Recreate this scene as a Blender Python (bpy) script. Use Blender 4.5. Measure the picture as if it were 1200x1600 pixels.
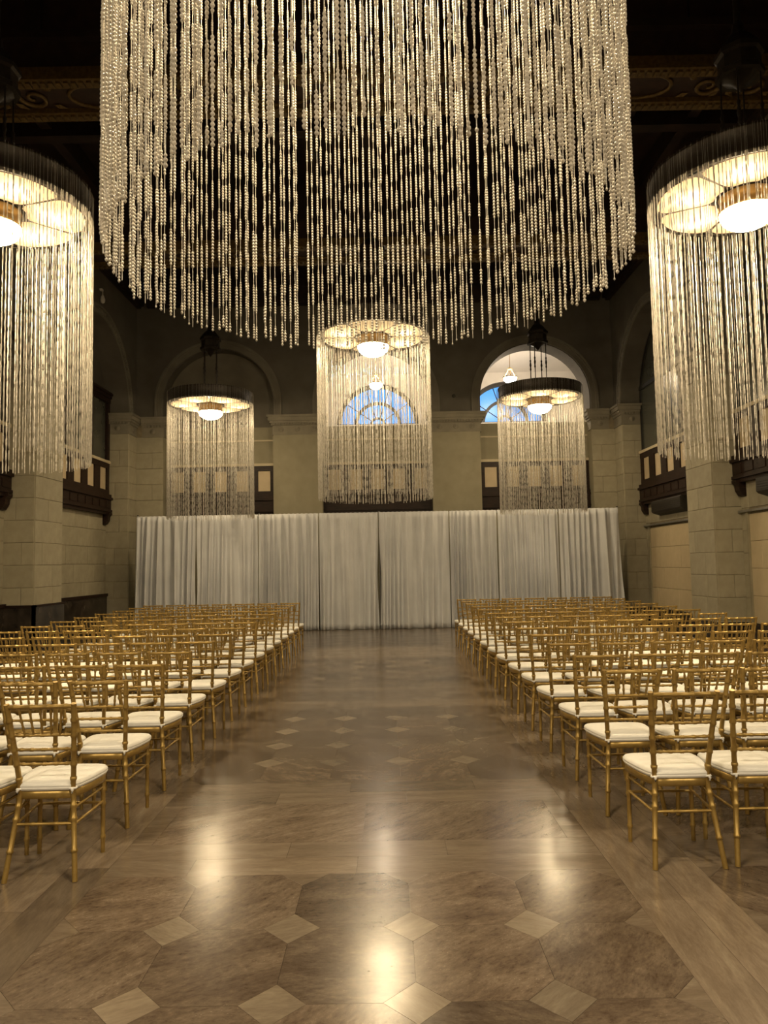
import bpy, math, random
import numpy as np
from mathutils import Matrix, Vector

PI = math.pi
random.seed(7)
scene = bpy.context.scene
for o in list(bpy.data.objects):
    bpy.data.objects.remove(o)

# ------------------------------------------------------------------ camera
CAM_X, CAM_H = 0.13, 1.62
PITCH, ROLL = math.atan(82 / 1155.0), 0.0187
cam_data = bpy.data.cameras.new('camera')
cam_data.sensor_fit = 'VERTICAL'
cam_data.sensor_height = 24.0
cam_data.lens = 1155.0 / 1600.0 * 24.0
cam_data.clip_end = 200
cam = bpy.data.objects.new('camera', cam_data)
scene.collection.objects.link(cam)
cam.matrix_world = Matrix.Translation((CAM_X, 0, CAM_H)) @ Matrix.Rotation(PI / 2 + PITCH, 4, 'X') @ Matrix.Rotation(-ROLL, 4, 'Z')
scene.camera = cam

# ------------------------------------------------------------------ world (dusk sky seen through the lunettes)
world = bpy.data.worlds.new('dusk_sky')
scene.world = world
world.use_nodes = True
bg = world.node_tree.nodes['Background']
bg.inputs[0].default_value = (0.11, 0.40, 0.88, 1)
bg.inputs[1].default_value = 1.4

# ------------------------------------------------------------------ light levels and exposure
LAMP_COLOR = (1.0, 0.775, 0.46)
BOWL_STRENGTH = 340.0
DIM = 0.34                      # the two lamps by the end wall burn lower
PETAL_GLOW = 0.7
BULB_POWER = 6.0
PENDANT_STRENGTH = 220.0
vs = scene.view_settings
vs.view_transform = 'Standard'
vs.look = 'None'
vs.gamma = 1.0
vs.use_curve_mapping = False
vs.exposure = 0.0
# added disc lights brighten beads and chairs, standing in for chandeliers behind the camera
for lx in (-4.05, 4.05):
    ld = bpy.data.lights.new('hall_lamp_stand_in', 'AREA')
    ld.shape = 'DISK'
    ld.size = 0.9
    ld.energy = 420.0
    ld.color = (1.0, 0.82, 0.56)
    lo = bpy.data.objects.new('hall_lamp_stand_in', ld)
    scene.collection.objects.link(lo)
    lo.location = (lx, -2.4, 5.4)
cy = scene.cycles
cy.max_bounces = 6
cy.diffuse_bounces = 3
cy.glossy_bounces = 3
cy.transmission_bounces = 4
cy.transparent_max_bounces = 8
cy.caustics_reflective = False
cy.caustics_refractive = False
cy.sample_clamp_indirect = 4.0

# ------------------------------------------------------------------ helpers
C = scene.collection


class MB:
    """collects faces of one mesh"""
    def __init__(self):
        self.v = []
        self.f = []
        self.sm = []

    def add(self, verts, faces, smooth=False):
        n = len(self.v)
        self.v.extend([tuple(p) for p in verts])
        for f in faces:
            self.f.append(tuple(i + n for i in f))
            self.sm.append(smooth)
        return self

    def box(self, x0, x1, y0, y1, z0, z1):
        v = [(x0, y0, z0), (x1, y0, z0), (x1, y1, z0), (x0, y1, z0), (x0, y0, z1), (x1, y0, z1), (x1, y1, z1), (x0, y1, z1)]
        f = [(0, 3, 2, 1), (4, 5, 6, 7), (0, 1, 5, 4), (1, 2, 6, 5), (2, 3, 7, 6), (3, 0, 4, 7)]
        return self.add(v, f)

    def hexa(self, v):
        f = [(0, 3, 2, 1), (4, 5, 6, 7), (0, 1, 5, 4), (1, 2, 6, 5), (2, 3, 7, 6), (3, 0, 4, 7)]
        return self.add(v, f)

    def prism(self, poly, axis, a, b):
        """extrude a 2D polygon between a and b along axis"""
        n = len(poly)
        def P(p, t):
            if axis == 'x': return (t, p[0], p[1])
            if axis == 'y': return (p[0], t, p[1])
            return (p[0], p[1], t)
        v = [P(p, a) for p in poly] + [P(p, b) for p in poly]
        f = [tuple(range(n))[::-1], tuple(range(n, 2 * n))]
        for i in range(n):
            j = (i + 1) % n
            f.append((i, j, n + j, n + i))
        return self.add(v, f)

    def lathe(self, prof, seg=16, cx=0, cy=0, smooth=True, caps=True, a0=0.0):
        n = len(prof)
        v, f = [], []
        for k in range(seg):
            a = a0 + 2 * PI * k / seg
            for r, z in prof:
                v.append((cx + r * math.cos(a), cy + r * math.sin(a), z))
        for k in range(seg):
            k2 = (k + 1) % seg
            for i in range(n - 1):
                f.append((k * n + i, k2 * n + i, k2 * n + i + 1, k * n + i + 1))
        self.add(v, f, smooth)
        if caps:
            for i in (0, n - 1):
                if prof[i][0] > 1e-5:
                    vv = [v[k * n + i] for k in range(seg)]
                    self.add(vv, [tuple(range(seg))])
        return self

    def tube(self, pts, rad, seg=8, smooth=True, closed=False):
        pts = [Vector(p) for p in pts]
        n = len(pts)
        if not hasattr(rad, '__len__'):
            rad = [rad] * n
        v, f = [], []
        up = None
        for i, p in enumerate(pts):
            a = pts[i - 1] if i > 0 else (pts[-1] if closed else pts[0])
            b = pts[i + 1] if i < n - 1 else (pts[0] if closed else pts[-1])
            d = (b - a)
            if d.length < 1e-9: d = Vector((0, 0, 1))
            d.normalize()
            if up is None:
                up = Vector((0, 0, 1)) if abs(d.z) < 0.9 else Vector((0, 1, 0))
            u = d.cross(up)
            if u.length < 1e-6:
                u = d.cross(Vector((1, 0, 0)))
            u.normalize()
            w = u.cross(d).normalized()
            for k in range(seg):
                t = 2 * PI * k / seg
                v.append(p + rad[i] * (math.cos(t) * u + math.sin(t) * w))
        m = n if closed else n - 1
        for i in range(m):
            i2 = (i + 1) % n
            for k in range(seg):
                k2 = (k + 1) % seg
                f.append((i * seg + k, i * seg + k2, i2 * seg + k2, i2 * seg + k))
        self.add(v, f, smooth)
        if not closed:
            self.add(v[:seg], [tuple(range(seg))[::-1]])
            self.add(v[-seg:], [tuple(range(seg))])
        return self

    def mesh(self, name, mat=None):
        me = bpy.data.meshes.new(name)
        me.from_pydata(self.v, [], self.f)
        me.polygons.foreach_set('use_smooth', self.sm)
        if mat is not None:
            me.materials.append(mat)
        me.update()
        return me

    def build(self, name, mat, parent=None, loc=None):
        return link(name, self.mesh(name, mat), parent, loc)


def link(name, data, parent=None, loc=None):
    o = bpy.data.objects.new(name, data)
    C.objects.link(o)
    if parent is not None:
        o.parent = parent
    if loc is not None:
        o.location = loc
    return o


def tag(o, label=None, cat=None, group=None, kind=None):
    if label: o['label'] = label
    if cat: o['category'] = cat
    if group: o['group'] = group
    if kind: o['kind'] = kind
    return o


def thing(name, label, cat, loc=(0, 0, 0), group=None, rz=0.0):
    o = link(name, None, None, loc)
    o.empty_display_size = 0.1
    o.rotation_euler = (0, 0, rz)
    return tag(o, label, cat, group)


def struct(o):
    o['kind'] = 'structure'
    return o


def copy_tree(root, parent=None):
    c = root.copy()
    C.objects.link(c)
    if parent is not None:
        c.parent = parent
    for ch in list(root.children):
        copy_tree(ch, c)
    return c

# ------------------------------------------------------------------ materials
MAT = {}


def node_mat(name):
    m = bpy.data.materials.new(name)
    m.use_nodes = True
    nt = m.node_tree
    b = nt.nodes['Principled BSDF']
    MAT[name] = m
    return m, nt, b


def N(nt, kind, **kw):
    n = nt.nodes.new(kind)
    for k, v in kw.items():
        setattr(n, k, v)
    return n


def ramp(nt, stops):
    r = nt.nodes.new('ShaderNodeValToRGB')
    els = r.color_ramp.elements
    while len(els) > 1:
        els.remove(els[-1])
    els[0].position, els[0].color = stops[0][0], (*stops[0][1], 1)
    for p, c in stops[1:]:
        e = els.new(p)
        e.color = (*c, 1)
    return r


def noise_mat(name, c0, c1, scale=6, rough=0.6, bump=0.1, bump_scale=60, metal=0.0, stretch=(1, 1, 1), detail=5, per_object=0.0, spec=0.5, bump_dist=0.01):
    m, nt, b = node_mat(name)
    L = nt.links
    tc = N(nt, 'ShaderNodeTexCoord')
    mp = N(nt, 'ShaderNodeMapping')
    mp.inputs['Scale'].default_value = stretch
    L.new(tc.outputs['Object'], mp.inputs[0])
    nz = N(nt, 'ShaderNodeTexNoise')
    nz.inputs['Scale'].default_value = scale
    nz.inputs['Detail'].default_value = detail
    L.new(mp.outputs[0], nz.inputs['Vector'])
    r = ramp(nt, [(0.3, c0), (0.7, c1)])
    L.new(nz.outputs[0], r.inputs[0])
    col = r.outputs[0]
    if per_object > 0:
        oi = N(nt, 'ShaderNodeObjectInfo')
        mr = N(nt, 'ShaderNodeMapRange')
        mr.inputs[3].default_value = 1 - per_object
        mr.inputs[4].default_value = 1 + per_object
        L.new(oi.outputs['Random'], mr.inputs[0])
        hv = N(nt, 'ShaderNodeHueSaturation')
        L.new(col, hv.inputs['Color'])
        L.new(mr.outputs[0], hv.inputs['Value'])
        col = hv.outputs[0]
    L.new(col, b.inputs['Base Color'])
    b.inputs['Roughness'].default_value = rough
    b.inputs['Metallic'].default_value = metal
    b.inputs['Specular IOR Level'].default_value = spec
    if bump > 0:
        n2 = N(nt, 'ShaderNodeTexNoise')
        n2.inputs['Scale'].default_value = bump_scale
        n2.inputs['Detail'].default_value = 3
        L.new(mp.outputs[0], n2.inputs['Vector'])
        bp = N(nt, 'ShaderNodeBump')
        bp.inputs['Strength'].default_value = bump
        bp.inputs['Distance'].default_value = bump_dist
        L.new(n2.outputs[0], bp.inputs['Height'])
        L.new(bp.outputs[0], b.inputs['Normal'])
    return m


noise_mat('stone', (0.315, 0.285, 0.205), (0.385, 0.35, 0.255), scale=5, rough=0.75, bump=0.25, bump_scale=40, per_object=0.06)
noise_mat('mortar', (0.20, 0.165, 0.11), (0.27, 0.225, 0.15), scale=9, rough=0.9, bump=0.1)
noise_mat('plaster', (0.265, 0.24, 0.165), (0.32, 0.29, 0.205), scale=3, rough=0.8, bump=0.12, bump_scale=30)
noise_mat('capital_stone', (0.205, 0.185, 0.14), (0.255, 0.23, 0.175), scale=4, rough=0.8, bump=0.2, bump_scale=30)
noise_mat('shaded_arch_plaster', (0.15, 0.135, 0.106), (0.19, 0.172, 0.136), scale=2.5, rough=0.85, bump=0.12, bump_scale=30)  # arches and tympanum darkened: the dimness above the lamps is in the colour
noise_mat('shaded_upper_plaster', (0.096, 0.086, 0.069), (0.122, 0.11, 0.089), scale=2.5, rough=0.85, bump=0.12, bump_scale=30)  # shade over the upper walls put into a darker colour
noise_mat('lobby_plaster', (0.60, 0.58, 0.56), (0.67, 0.65, 0.63), scale=2, rough=0.8, bump=0.05)
noise_mat('dark_wood', (0.011, 0.0055, 0.0035), (0.028, 0.013, 0.008), scale=5, rough=0.5, spec=0.25, bump=0.1, bump_scale=30, stretch=(1, 1, 6))
noise_mat('ceiling_wood', (0.012, 0.006, 0.004), (0.03, 0.015, 0.009), scale=4, rough=0.6, bump=0.15, bump_scale=24)
noise_mat('painted_panel', (0.016, 0.007, 0.005), (0.035, 0.015, 0.009), scale=7, rough=0.6, bump=0.1)
noise_mat('gilding', (0.09, 0.056, 0.016), (0.17, 0.11, 0.033), scale=20, rough=0.5, bump=0.2, metal=0.3)
noise_mat('pale_panel', (0.52, 0.42, 0.27), (0.60, 0.49, 0.33), scale=4, rough=0.6, bump=0.05)
noise_mat('ledge', (0.50, 0.43, 0.29), (0.58, 0.50, 0.35), scale=4, rough=0.6, bump=0.05)
noise_mat('dark_marble', (0.010, 0.008, 0.007), (0.07, 0.055, 0.042), scale=3.5, rough=0.22, bump=0.02, detail=9)
noise_mat('door_panel', (0.50, 0.415, 0.265), (0.56, 0.465, 0.305), scale=5, rough=0.7, bump=0.2, bump_scale=40, per_object=0.04)  # lighter, yellower tone stands in for light falling on the wall
noise_mat('gold_paint', (0.335, 0.222, 0.064), (0.43, 0.29, 0.088), scale=30, rough=0.36, bump=0.06, bump_scale=90, metal=0.55, per_object=0.08)
noise_mat('cushion', (0.87, 0.86, 0.82), (0.92, 0.91, 0.87), scale=14, rough=0.85, bump=0.12, bump_scale=22, spec=0.2, bump_dist=0.02)
noise_mat('bronze', (0.016, 0.012, 0.009), (0.035, 0.026, 0.018), scale=12, rough=0.45, bump=0.1, metal=0.5)
noise_mat('brass', (0.32, 0.20, 0.07), (0.42, 0.27, 0.10), scale=14, rough=0.35, bump=0.05, metal=0.6)
noise_mat('pipe', (0.40, 0.40, 0.40), (0.48, 0.48, 0.48), scale=10, rough=0.3, bump=0.0, metal=0.9)
noise_mat('dark_plastic', (0.020, 0.017, 0.014), (0.03, 0.026, 0.022), scale=10, rough=0.5, bump=0.05)
noise_mat('grout', (0.13, 0.095, 0.06), (0.17, 0.125, 0.08), scale=8, rough=0.35, bump=0.0)
noise_mat('window_iron', (0.012, 0.011, 0.010), (0.022, 0.02, 0.018), scale=9, rough=0.5, bump=0.05)
noise_mat('white_device', (0.55, 0.53, 0.48), (0.6, 0.58, 0.53), scale=9, rough=0.5, bump=0.0)
m = noise_mat('dull_glass', (0.060, 0.062, 0.050), (0.075, 0.077, 0.062), scale=1.5, rough=0.22, bump=0.0)


def marble(name, cols, vein, vein_scale, stretch, rough=0.19, speck=True, swing=2.4, lean=0.0):
    """polished stone: streaks that run another way in every slab"""
    m, nt, b = node_mat(name)
    L = nt.links
    tc = N(nt, 'ShaderNodeTexCoord')
    oi = N(nt, 'ShaderNodeObjectInfo')
    # shift and turn the grain for every slab
    mul = N(nt, 'ShaderNodeMath', operation='MULTIPLY')
    mul.inputs[1].default_value = swing
    L.new(oi.outputs['Random'], mul.inputs[0])
    sub = N(nt, 'ShaderNodeMath', operation='SUBTRACT')
    sub.inputs[1].default_value = swing / 2 - lean
    L.new(mul.outputs[0], sub.inputs[0])
    rot = N(nt, 'ShaderNodeVectorRotate', rotation_type='Z_AXIS')
    L.new(tc.outputs['Object'], rot.inputs['Vector'])
    L.new(sub.outputs[0], rot.inputs['Angle'])
    off = N(nt, 'ShaderNodeMath', operation='MULTIPLY')
    off.inputs[1].default_value = 37.0
    L.new(oi.outputs['Random'], off.inputs[0])
    addv = N(nt, 'ShaderNodeVectorMath', operation='ADD')
    L.new(rot.outputs[0], addv.inputs[0])
    L.new(off.outputs[0], addv.inputs[1])
    mp = N(nt, 'ShaderNodeMapping')
    mp.inputs['Scale'].default_value = stretch
    L.new(addv.outputs[0], mp.inputs[0])
    n1 = N(nt, 'ShaderNodeTexNoise')
    n1.inputs['Scale'].default_value = vein_scale
    n1.inputs['Detail'].default_value = 9
    n1.inputs['Roughness'].default_value = 0.62
    n1.inputs['Distortion'].default_value = 0.6
    L.new(mp.outputs[0], n1.inputs['Vector'])
    r1 = ramp(nt, [(0.22, cols[0]), (0.45, cols[1]), (0.58, cols[2]), (0.78, cols[3])])
    L.new(n1.outputs[0], r1.inputs[0])
    # thin pale or dark veins
    n2 = N(nt, 'ShaderNodeTexNoise')
    n2.inputs['Scale'].default_value = vein_scale * 2.2
    n2.inputs['Detail'].default_value = 8
    n2.inputs['Distortion'].default_value = 1.4
    L.new(mp.outputs[0], n2.inputs['Vector'])
    r2 = ramp(nt, [(0.0, (0, 0, 0)), (0.492, (0, 0, 0)), (0.5, (1, 1, 1)), (0.508, (0, 0, 0))])
    L.new(n2.outputs[0], r2.inputs[0])
    mix = N(nt, 'ShaderNodeMix', data_type='RGBA')
    sc = N(nt, 'ShaderNodeMath', operation='MULTIPLY')
    sc.inputs[1].default_value = 0.12
    L.new(r2.outputs[0], sc.inputs[0])
    L.new(sc.outputs[0], mix.inputs[0])
    L.new(r1.outputs[0], mix.inputs[6])
    mix.inputs[7].default_value = (*vein, 1)
    col = mix.outputs[2]
    # fine mottling, and in the breccia-like slabs small pale chips
    nm = N(nt, 'ShaderNodeTexNoise')
    nm.inputs['Scale'].default_value = 24 if speck else 17
    nm.inputs['Detail'].default_value = 8
    nm.inputs['Roughness'].default_value = 0.75
    L.new(mp.outputs[0], nm.inputs['Vector'])
    rm = ramp(nt, [(0.30, (0.50, 0.42, 0.37)), (0.46, (0.92, 0.90, 0.88)), (0.55, (1.05, 1.05, 1.05)), (0.72, (1.5, 1.48, 1.44))] if speck else [(0.25, (0.78, 0.76, 0.74)), (0.75, (1.2, 1.2, 1.2))])
    L.new(nm.outputs[0], rm.inputs[0])
    mm = N(nt, 'ShaderNodeMix', data_type='RGBA', blend_type='MULTIPLY')
    mm.inputs[0].default_value = 1.0
    L.new(col, mm.inputs[6])
    L.new(rm.outputs[0], mm.inputs[7])
    col = mm.outputs[2]
    if speck:
        vo = N(nt, 'ShaderNodeTexVoronoi')
        vo.inputs['Scale'].default_value = 38
        vo.inputs['Randomness'].default_value = 1.0
        L.new(mp.outputs[0], vo.inputs['Vector'])
        r3 = ramp(nt, [(0.0, (1, 1, 1)), (0.10, (1, 1, 1)), (0.16, (0, 0, 0))])
        L.new(vo.outputs['Distance'], r3.inputs[0])
        gate = N(nt, 'ShaderNodeMath', operation='MULTIPLY')
        rg = ramp(nt, [(0.48, (0, 0, 0)), (0.62, (1, 1, 1))])
        L.new(n1.outputs[0], rg.inputs[0])
        L.new(r3.outputs[0], gate.inputs[0])
        L.new(rg.outputs[0], gate.inputs[1])
        mix2 = N(nt, 'ShaderNodeMix', data_type='RGBA')
        s3 = N(nt, 'ShaderNodeMath', operation='MULTIPLY')
        s3.inputs[1].default_value = 0.5
        L.new(gate.outputs[0], s3.inputs[0])
        L.new(s3.outputs[0], mix2.inputs[0])
        L.new(col, mix2.inputs[6])
        mix2.inputs[7].default_value = (0.36, 0.30, 0.22, 1)
        col = mix2.outputs[2]
    hv = N(nt, 'ShaderNodeHueSaturation')
    mr = N(nt, 'ShaderNodeMapRange')
    mr.inputs[3].default_value = 0.72
    mr.inputs[4].default_value = 1.22
    fr = N(nt, 'ShaderNodeMath', operation='FRACT')
    L.new(off.outputs[0], fr.inputs[0])
    L.new(fr.outputs[0], mr.inputs[0])
    L.new(mr.outputs[0], hv.inputs['Value'])
    L.new(col, hv.inputs['Color'])
    L.new(hv.outputs[0], b.inputs['Base Color'])
    # worn polish
    nr = N(nt, 'ShaderNodeTexNoise')
    nr.inputs['Scale'].default_value = 3.0
    nr.inputs['Detail'].default_value = 4
    L.new(tc.outputs['Object'], nr.inputs['Vector'])
    mrr = N(nt, 'ShaderNodeMapRange')
    mrr.inputs[3].default_value = rough - 0.05
    mrr.inputs[4].default_value = rough + 0.07
    L.new(nr.outputs[0], mrr.inputs[0])
    L.new(mrr.outputs[0], b.inputs['Roughness'])
    b.inputs['Specular IOR Level'].default_value = 0.4
    return m


marble('octagon_stone', [(0.054, 0.036, 0.025), (0.095, 0.070, 0.050), (0.122, 0.093, 0.068), (0.175, 0.138, 0.102)], (0.30, 0.24, 0.17), 3.6, (1.0, 2.2, 1), rough=0.19)
marble('diamond_stone', [(0.130, 0.104, 0.077), (0.165, 0.133, 0.099), (0.190, 0.156, 0.116), (0.230, 0.191, 0.145)], (0.13, 0.095, 0.062), 3.2, (1.0, 4.0, 1), rough=0.19, speck=False)
marble('border_stone', [(0.105, 0.080, 0.056), (0.140, 0.108, 0.079), (0.165, 0.130, 0.096), (0.205, 0.170, 0.128)], (0.22, 0.175, 0.12), 2.6, (1.0, 4.5, 1), rough=0.19, speck=False, swing=0.16)
marble('field_stone', [(0.055, 0.036, 0.026), (0.110, 0.083, 0.060), (0.145, 0.113, 0.085), (0.205, 0.170, 0.128)], (0.27, 0.21, 0.15), 2.2, (1.0, 4.0, 1), rough=0.19, speck=True, swing=0.5, lean=-0.6)


def bead_mat():
    m = bpy.data.materials.new('crystal_bead')
    m.use_nodes = True
    MAT['bead'] = m
    nt = m.node_tree
    nt.nodes.clear()
    L = nt.links
    out = N(nt, 'ShaderNodeOutputMaterial')
    df = N(nt, 'ShaderNodeBsdfDiffuse')
    tr = N(nt, 'ShaderNodeBsdfTranslucent')
    gl = N(nt, 'ShaderNodeBsdfGlossy')
    tc = N(nt, 'ShaderNodeTexCoord')
    nz = N(nt, 'ShaderNodeTexNoise')
    nz.inputs['Scale'].default_value = 30
    L.new(tc.outputs['Object'], nz.inputs['Vector'])
    r = ramp(nt, [(0.35, (0.64, 0.61, 0.56)), (0.65, (0.88, 0.845, 0.78))])
    L.new(nz.outputs[0], r.inputs[0])
    L.new(r.outputs[0], df.inputs[0])
    L.new(r.outputs[0], tr.inputs[0])
    gl.inputs[0].default_value = (0.9, 0.88, 0.84, 1)
    gl.inputs['Roughness'].default_value = 0.25
    m1 = N(nt, 'ShaderNodeMixShader')
    m1.inputs[0].default_value = 0.45
    L.new(df.outputs[0], m1.inputs[1])
    L.new(tr.outputs[0], m1.inputs[2])
    m2 = N(nt, 'ShaderNodeMixShader')
    m2.inputs[0].default_value = 0.12
    L.new(m1.outputs[0], m2.inputs[1])
    L.new(gl.outputs[0], m2.inputs[2])
    L.new(m2.outputs[0], out.inputs[0])


bead_mat()


def cloth_mat():
    m = bpy.data.materials.new('white_drape_cloth')
    m.use_nodes = True
    MAT['drape'] = m
    nt = m.node_tree
    nt.nodes.clear()
    L = nt.links
    out = N(nt, 'ShaderNodeOutputMaterial')
    df = N(nt, 'ShaderNodeBsdfDiffuse')
    tr = N(nt, 'ShaderNodeBsdfTranslucent')
    tc = N(nt, 'ShaderNodeTexCoord')
    nz = N(nt, 'ShaderNodeTexNoise')
    nz.inputs['Scale'].default_value = 2
    L.new(tc.outputs['Object'], nz.inputs['Vector'])
    r = ramp(nt, [(0.3, (0.71, 0.725, 0.76)), (0.7, (0.79, 0.805, 0.84))])
    L.new(nz.outputs[0], r.inputs[0])
    L.new(r.outputs[0], df.inputs[0])
    L.new(r.outputs[0], tr.inputs[0])
    m1 = N(nt, 'ShaderNodeMixShader')
    m1.inputs[0].default_value = 0.12
    L.new(df.outputs[0], m1.inputs[1])
    L.new(tr.outputs[0], m1.inputs[2])
    L.new(m1.outputs[0], out.inputs[0])


cloth_mat()


def emit_mat(name, color, strength):
    m = bpy.data.materials.new(name)
    m.use_nodes = True
    nt = m.node_tree
    b = nt.nodes['Principled BSDF']
    b.inputs['Base Color'].default_value = (0.85, 0.80, 0.70, 1)
    b.inputs['Roughness'].default_value = 0.4
    b.inputs['Emission Color'].default_value = (*color, 1)
    b.inputs['Emission Strength'].default_value = strength
    MAT[name] = m
    return m


emit_mat('bowl_glass', LAMP_COLOR, BOWL_STRENGTH)
emit_mat('dim_bowl_glass', LAMP_COLOR, BOWL_STRENGTH * DIM)
emit_mat('mid_bowl_glass', LAMP_COLOR, BOWL_STRENGTH * 0.62)
emit_mat('pendant_glass', (1.0, 0.80, 0.55), PENDANT_STRENGTH)


def petal_mat():
    """frosted amber glass lit by the bulbs behind it"""
    m = bpy.data.materials.new('petal_glass')
    m.use_nodes = True
    MAT['petal'] = m
    nt = m.node_tree
    nt.nodes.clear()
    L = nt.links
    out = N(nt, 'ShaderNodeOutputMaterial')
    tr = N(nt, 'ShaderNodeBsdfTranslucent')
    tr.inputs[0].default_value = (0.90, 0.76, 0.52, 1)
    df = N(nt, 'ShaderNodeBsdfDiffuse')
    df.inputs[0].default_value = (0.75, 0.62, 0.42, 1)
    em = N(nt, 'ShaderNodeEmission')
    em.inputs[0].default_value = (1.0, 0.68, 0.32, 1)
    em.inputs[1].default_value = PETAL_GLOW
    m1 = N(nt, 'ShaderNodeMixShader')
    m1.inputs[0].default_value = 0.25
    L.new(tr.outputs[0], m1.inputs[1])
    L.new(df.outputs[0], m1.inputs[2])
    ad = N(nt, 'ShaderNodeAddShader')
    L.new(m1.outputs[0], ad.inputs[0])
    L.new(em.outputs[0], ad.inputs[1])
    L.new(ad.outputs[0], out.inputs[0])


petal_mat()


def pane_mat():
    m = bpy.data.materials.new('window_pane')
    m.use_nodes = True
    MAT['pane'] = m
    nt = m.node_tree
    nt.nodes.clear()
    L = nt.links
    out = N(nt, 'ShaderNodeOutputMaterial')
    tp = N(nt, 'ShaderNodeBsdfTransparent')
    tp.inputs[0].default_value = (0.95, 0.97, 1.0, 1)
    gl = N(nt, 'ShaderNodeBsdfGlossy')
    gl.inputs['Roughness'].default_value = 0.3
    mx = N(nt, 'ShaderNodeMixShader')
    mx.inputs[0].default_value = 0.015
    L.new(tp.outputs[0], mx.inputs[1])
    L.new(gl.outputs[0], mx.inputs[2])
    L.new(mx.outputs[0], out.inputs[0])


pane_mat()

# ------------------------------------------------------------------ dimensions of the hall
XL, XR = -6.60, 6.48            # hall faces of the piers
RL, RR = -7.20, 7.02            # recessed bay walls
YB = 20.0                       # face of the end wall
YREAR = -7.4
Z_SPRING = 5.72
Z_WALL = 8.80
Z_TOP = 9.6
PIERS = [(14.2, 15.4), (9.0, 10.2), (3.8, 5.0), (-1.4, -0.2), (-6.6, -5.4)]
BAYS = [(15.4, 19.4), (10.2, 14.2), (5.0, 9.0), (-0.2, 3.8), (-5.4, -1.4)]

# ------------------------------------------------------------------ floor
floor = struct(MB().box(-7.6, 7.6, YREAR - 0.3, 25.3, -0.25, -0.012).build('floor', MAT['grout']))
PX, PY = 0.54, 0.58
CX_, CY_ = 0.128, 0.135
GAP = 0.0008


def tile_mesh(name, poly, mat):
    n = len(poly)
    b = MB()
    v = [(x, y, -0.012) for x, y in poly] + [(x, y, 0.0) for x, y in poly]
    f = [tuple(range(n, 2 * n))] + [(i, (i + 1) % n, n + (i + 1) % n, n + i) for i in range(n)]
    b.add(v, f)
    return b.mesh(name, MAT[mat])


g = GAP
octo = [(-PX/2+CX_, -PY/2+g), (PX/2-CX_, -PY/2+g), (PX/2-g, -PY/2+CY_), (PX/2-g, PY/2-CY_), (PX/2-CX_, PY/2-g), (-PX/2+CX_, PY/2-g), (-PX/2+g, PY/2-CY_), (-PX/2+g, -PY/2+CY_)]
octo_me = tile_mesh('octagon_slab', octo, 'octagon_stone')
gd = 0.0012
dia_me = tile_mesh('diamond_slab', [(-CX_+gd, 0), (0, -CY_+gd), (CX_-gd, 0), (0, CY_-gd)], 'diamond_stone')
PW, PL = 5 * PX, 5 * PY
PERIOD_Y = 4.54
PERIOD_X = PW + 0.45
PANEL_Y = [1.12 + PERIOD_Y * k for k in range(-2, 4)]
PANEL_X = [-0.05 - PERIOD_X, -0.05, -0.05 + PERIOD_X]


def panel(cx, y0, single):
    far = MB()
    fard = MB()
    x0 = cx - PW / 2
    for i in range(5):
        for j in range(5):
            px, py = x0 + (i + 0.5) * PX, y0 + (j + 0.5) * PY
            if single:
                link('octagon_slab', octo_me, floor, (px, py, 0))
            else:
                far.add([(px + a, py + b, 0) for a, b in octo], [tuple(range(8))])
    tri = MB()
    for i in range(6):
        for j in range(6):
            px, py = x0 + i * PX, y0 + j * PY
            inner = 0 < i < 5 and 0 < j < 5
            if inner:
                if single:
                    link('diamond_slab', dia_me, floor, (px, py, 0))
                else:
                    fard.add([(px - CX_, py, 0), (px, py - CY_, 0), (px + CX_, py, 0), (px, py + CY_, 0)], [(0, 1, 2, 3)])
            else:
                p = []
                if i > 0: p.append((px - CX_ + gd, py))
                if j > 0: p.append((px, py - CY_ + gd))
                if i < 5: p.append((px + CX_ - gd, py))
                if j < 5: p.append((px, py + CY_ - gd))
                if len(p) == 2:
                    p.append((px, py))
                # order around the centroid
                mx, my = sum(q[0] for q in p) / len(p), sum(q[1] for q in p) / len(p)
                p.sort(key=lambda q: math.atan2(q[1] - my, q[0] - mx))
                tri.add([(a, b, 0.0) for a, b in p], [tuple(range(len(p)))])
    o = tri.build('edge_inset', MAT['border_stone'], floor)
    tag(o, kind='stuff')
    if not single:
        tag(far.build('octagon_slab_field', MAT['octagon_stone'], floor), kind='stuff')
        tag(fard.build('diamond_slab_field', MAT['diamond_stone'], floor), kind='stuff')


for y0 in PANEL_Y:
    for cx in PANEL_X:
        panel(cx, y0, 0 < y0 < 11 and True)

_plank_cache = {}


def plank(x0, x1, y0, y1, mat='border_stone', name='border_slab'):
    w, h = round(x1 - x0, 3), round(y1 - y0, 3)
    key = (w, h, mat)
    if key not in _plank_cache:
        _plank_cache[key] = tile_mesh(name, [(-w/2+g, -h/2+g), (w/2-g, -h/2+g), (w/2-g, h/2-g), (-w/2+g, h/2-g)], mat)
    return link(name, _plank_cache[key], floor, ((x0 + x1) / 2, (y0 + y1) / 2, 0))


def plank_along(x0, x1, y0, y1):
    """a slab whose grain runs along the hall"""
    cx, cy = (x0 + x1) / 2, (y0 + y1) / 2
    o = plank(cx - (y1 - y0) / 2, cx + (y1 - y0) / 2, cy - (x1 - x0) / 2, cy + (x1 - x0) / 2)
    o.rotation_euler = (0, 0, PI / 2)
    return o


def run(a0, a1, lengths):
    out, a = [], a0
    k = 0
    while a < a1 - 1e-4:
        b = a + lengths[k % len(lengths)]
        if a1 - b < 0.4: b = a1
        out.append((a, min(b, a1)))
        a = b
        k += 1
    return out


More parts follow.
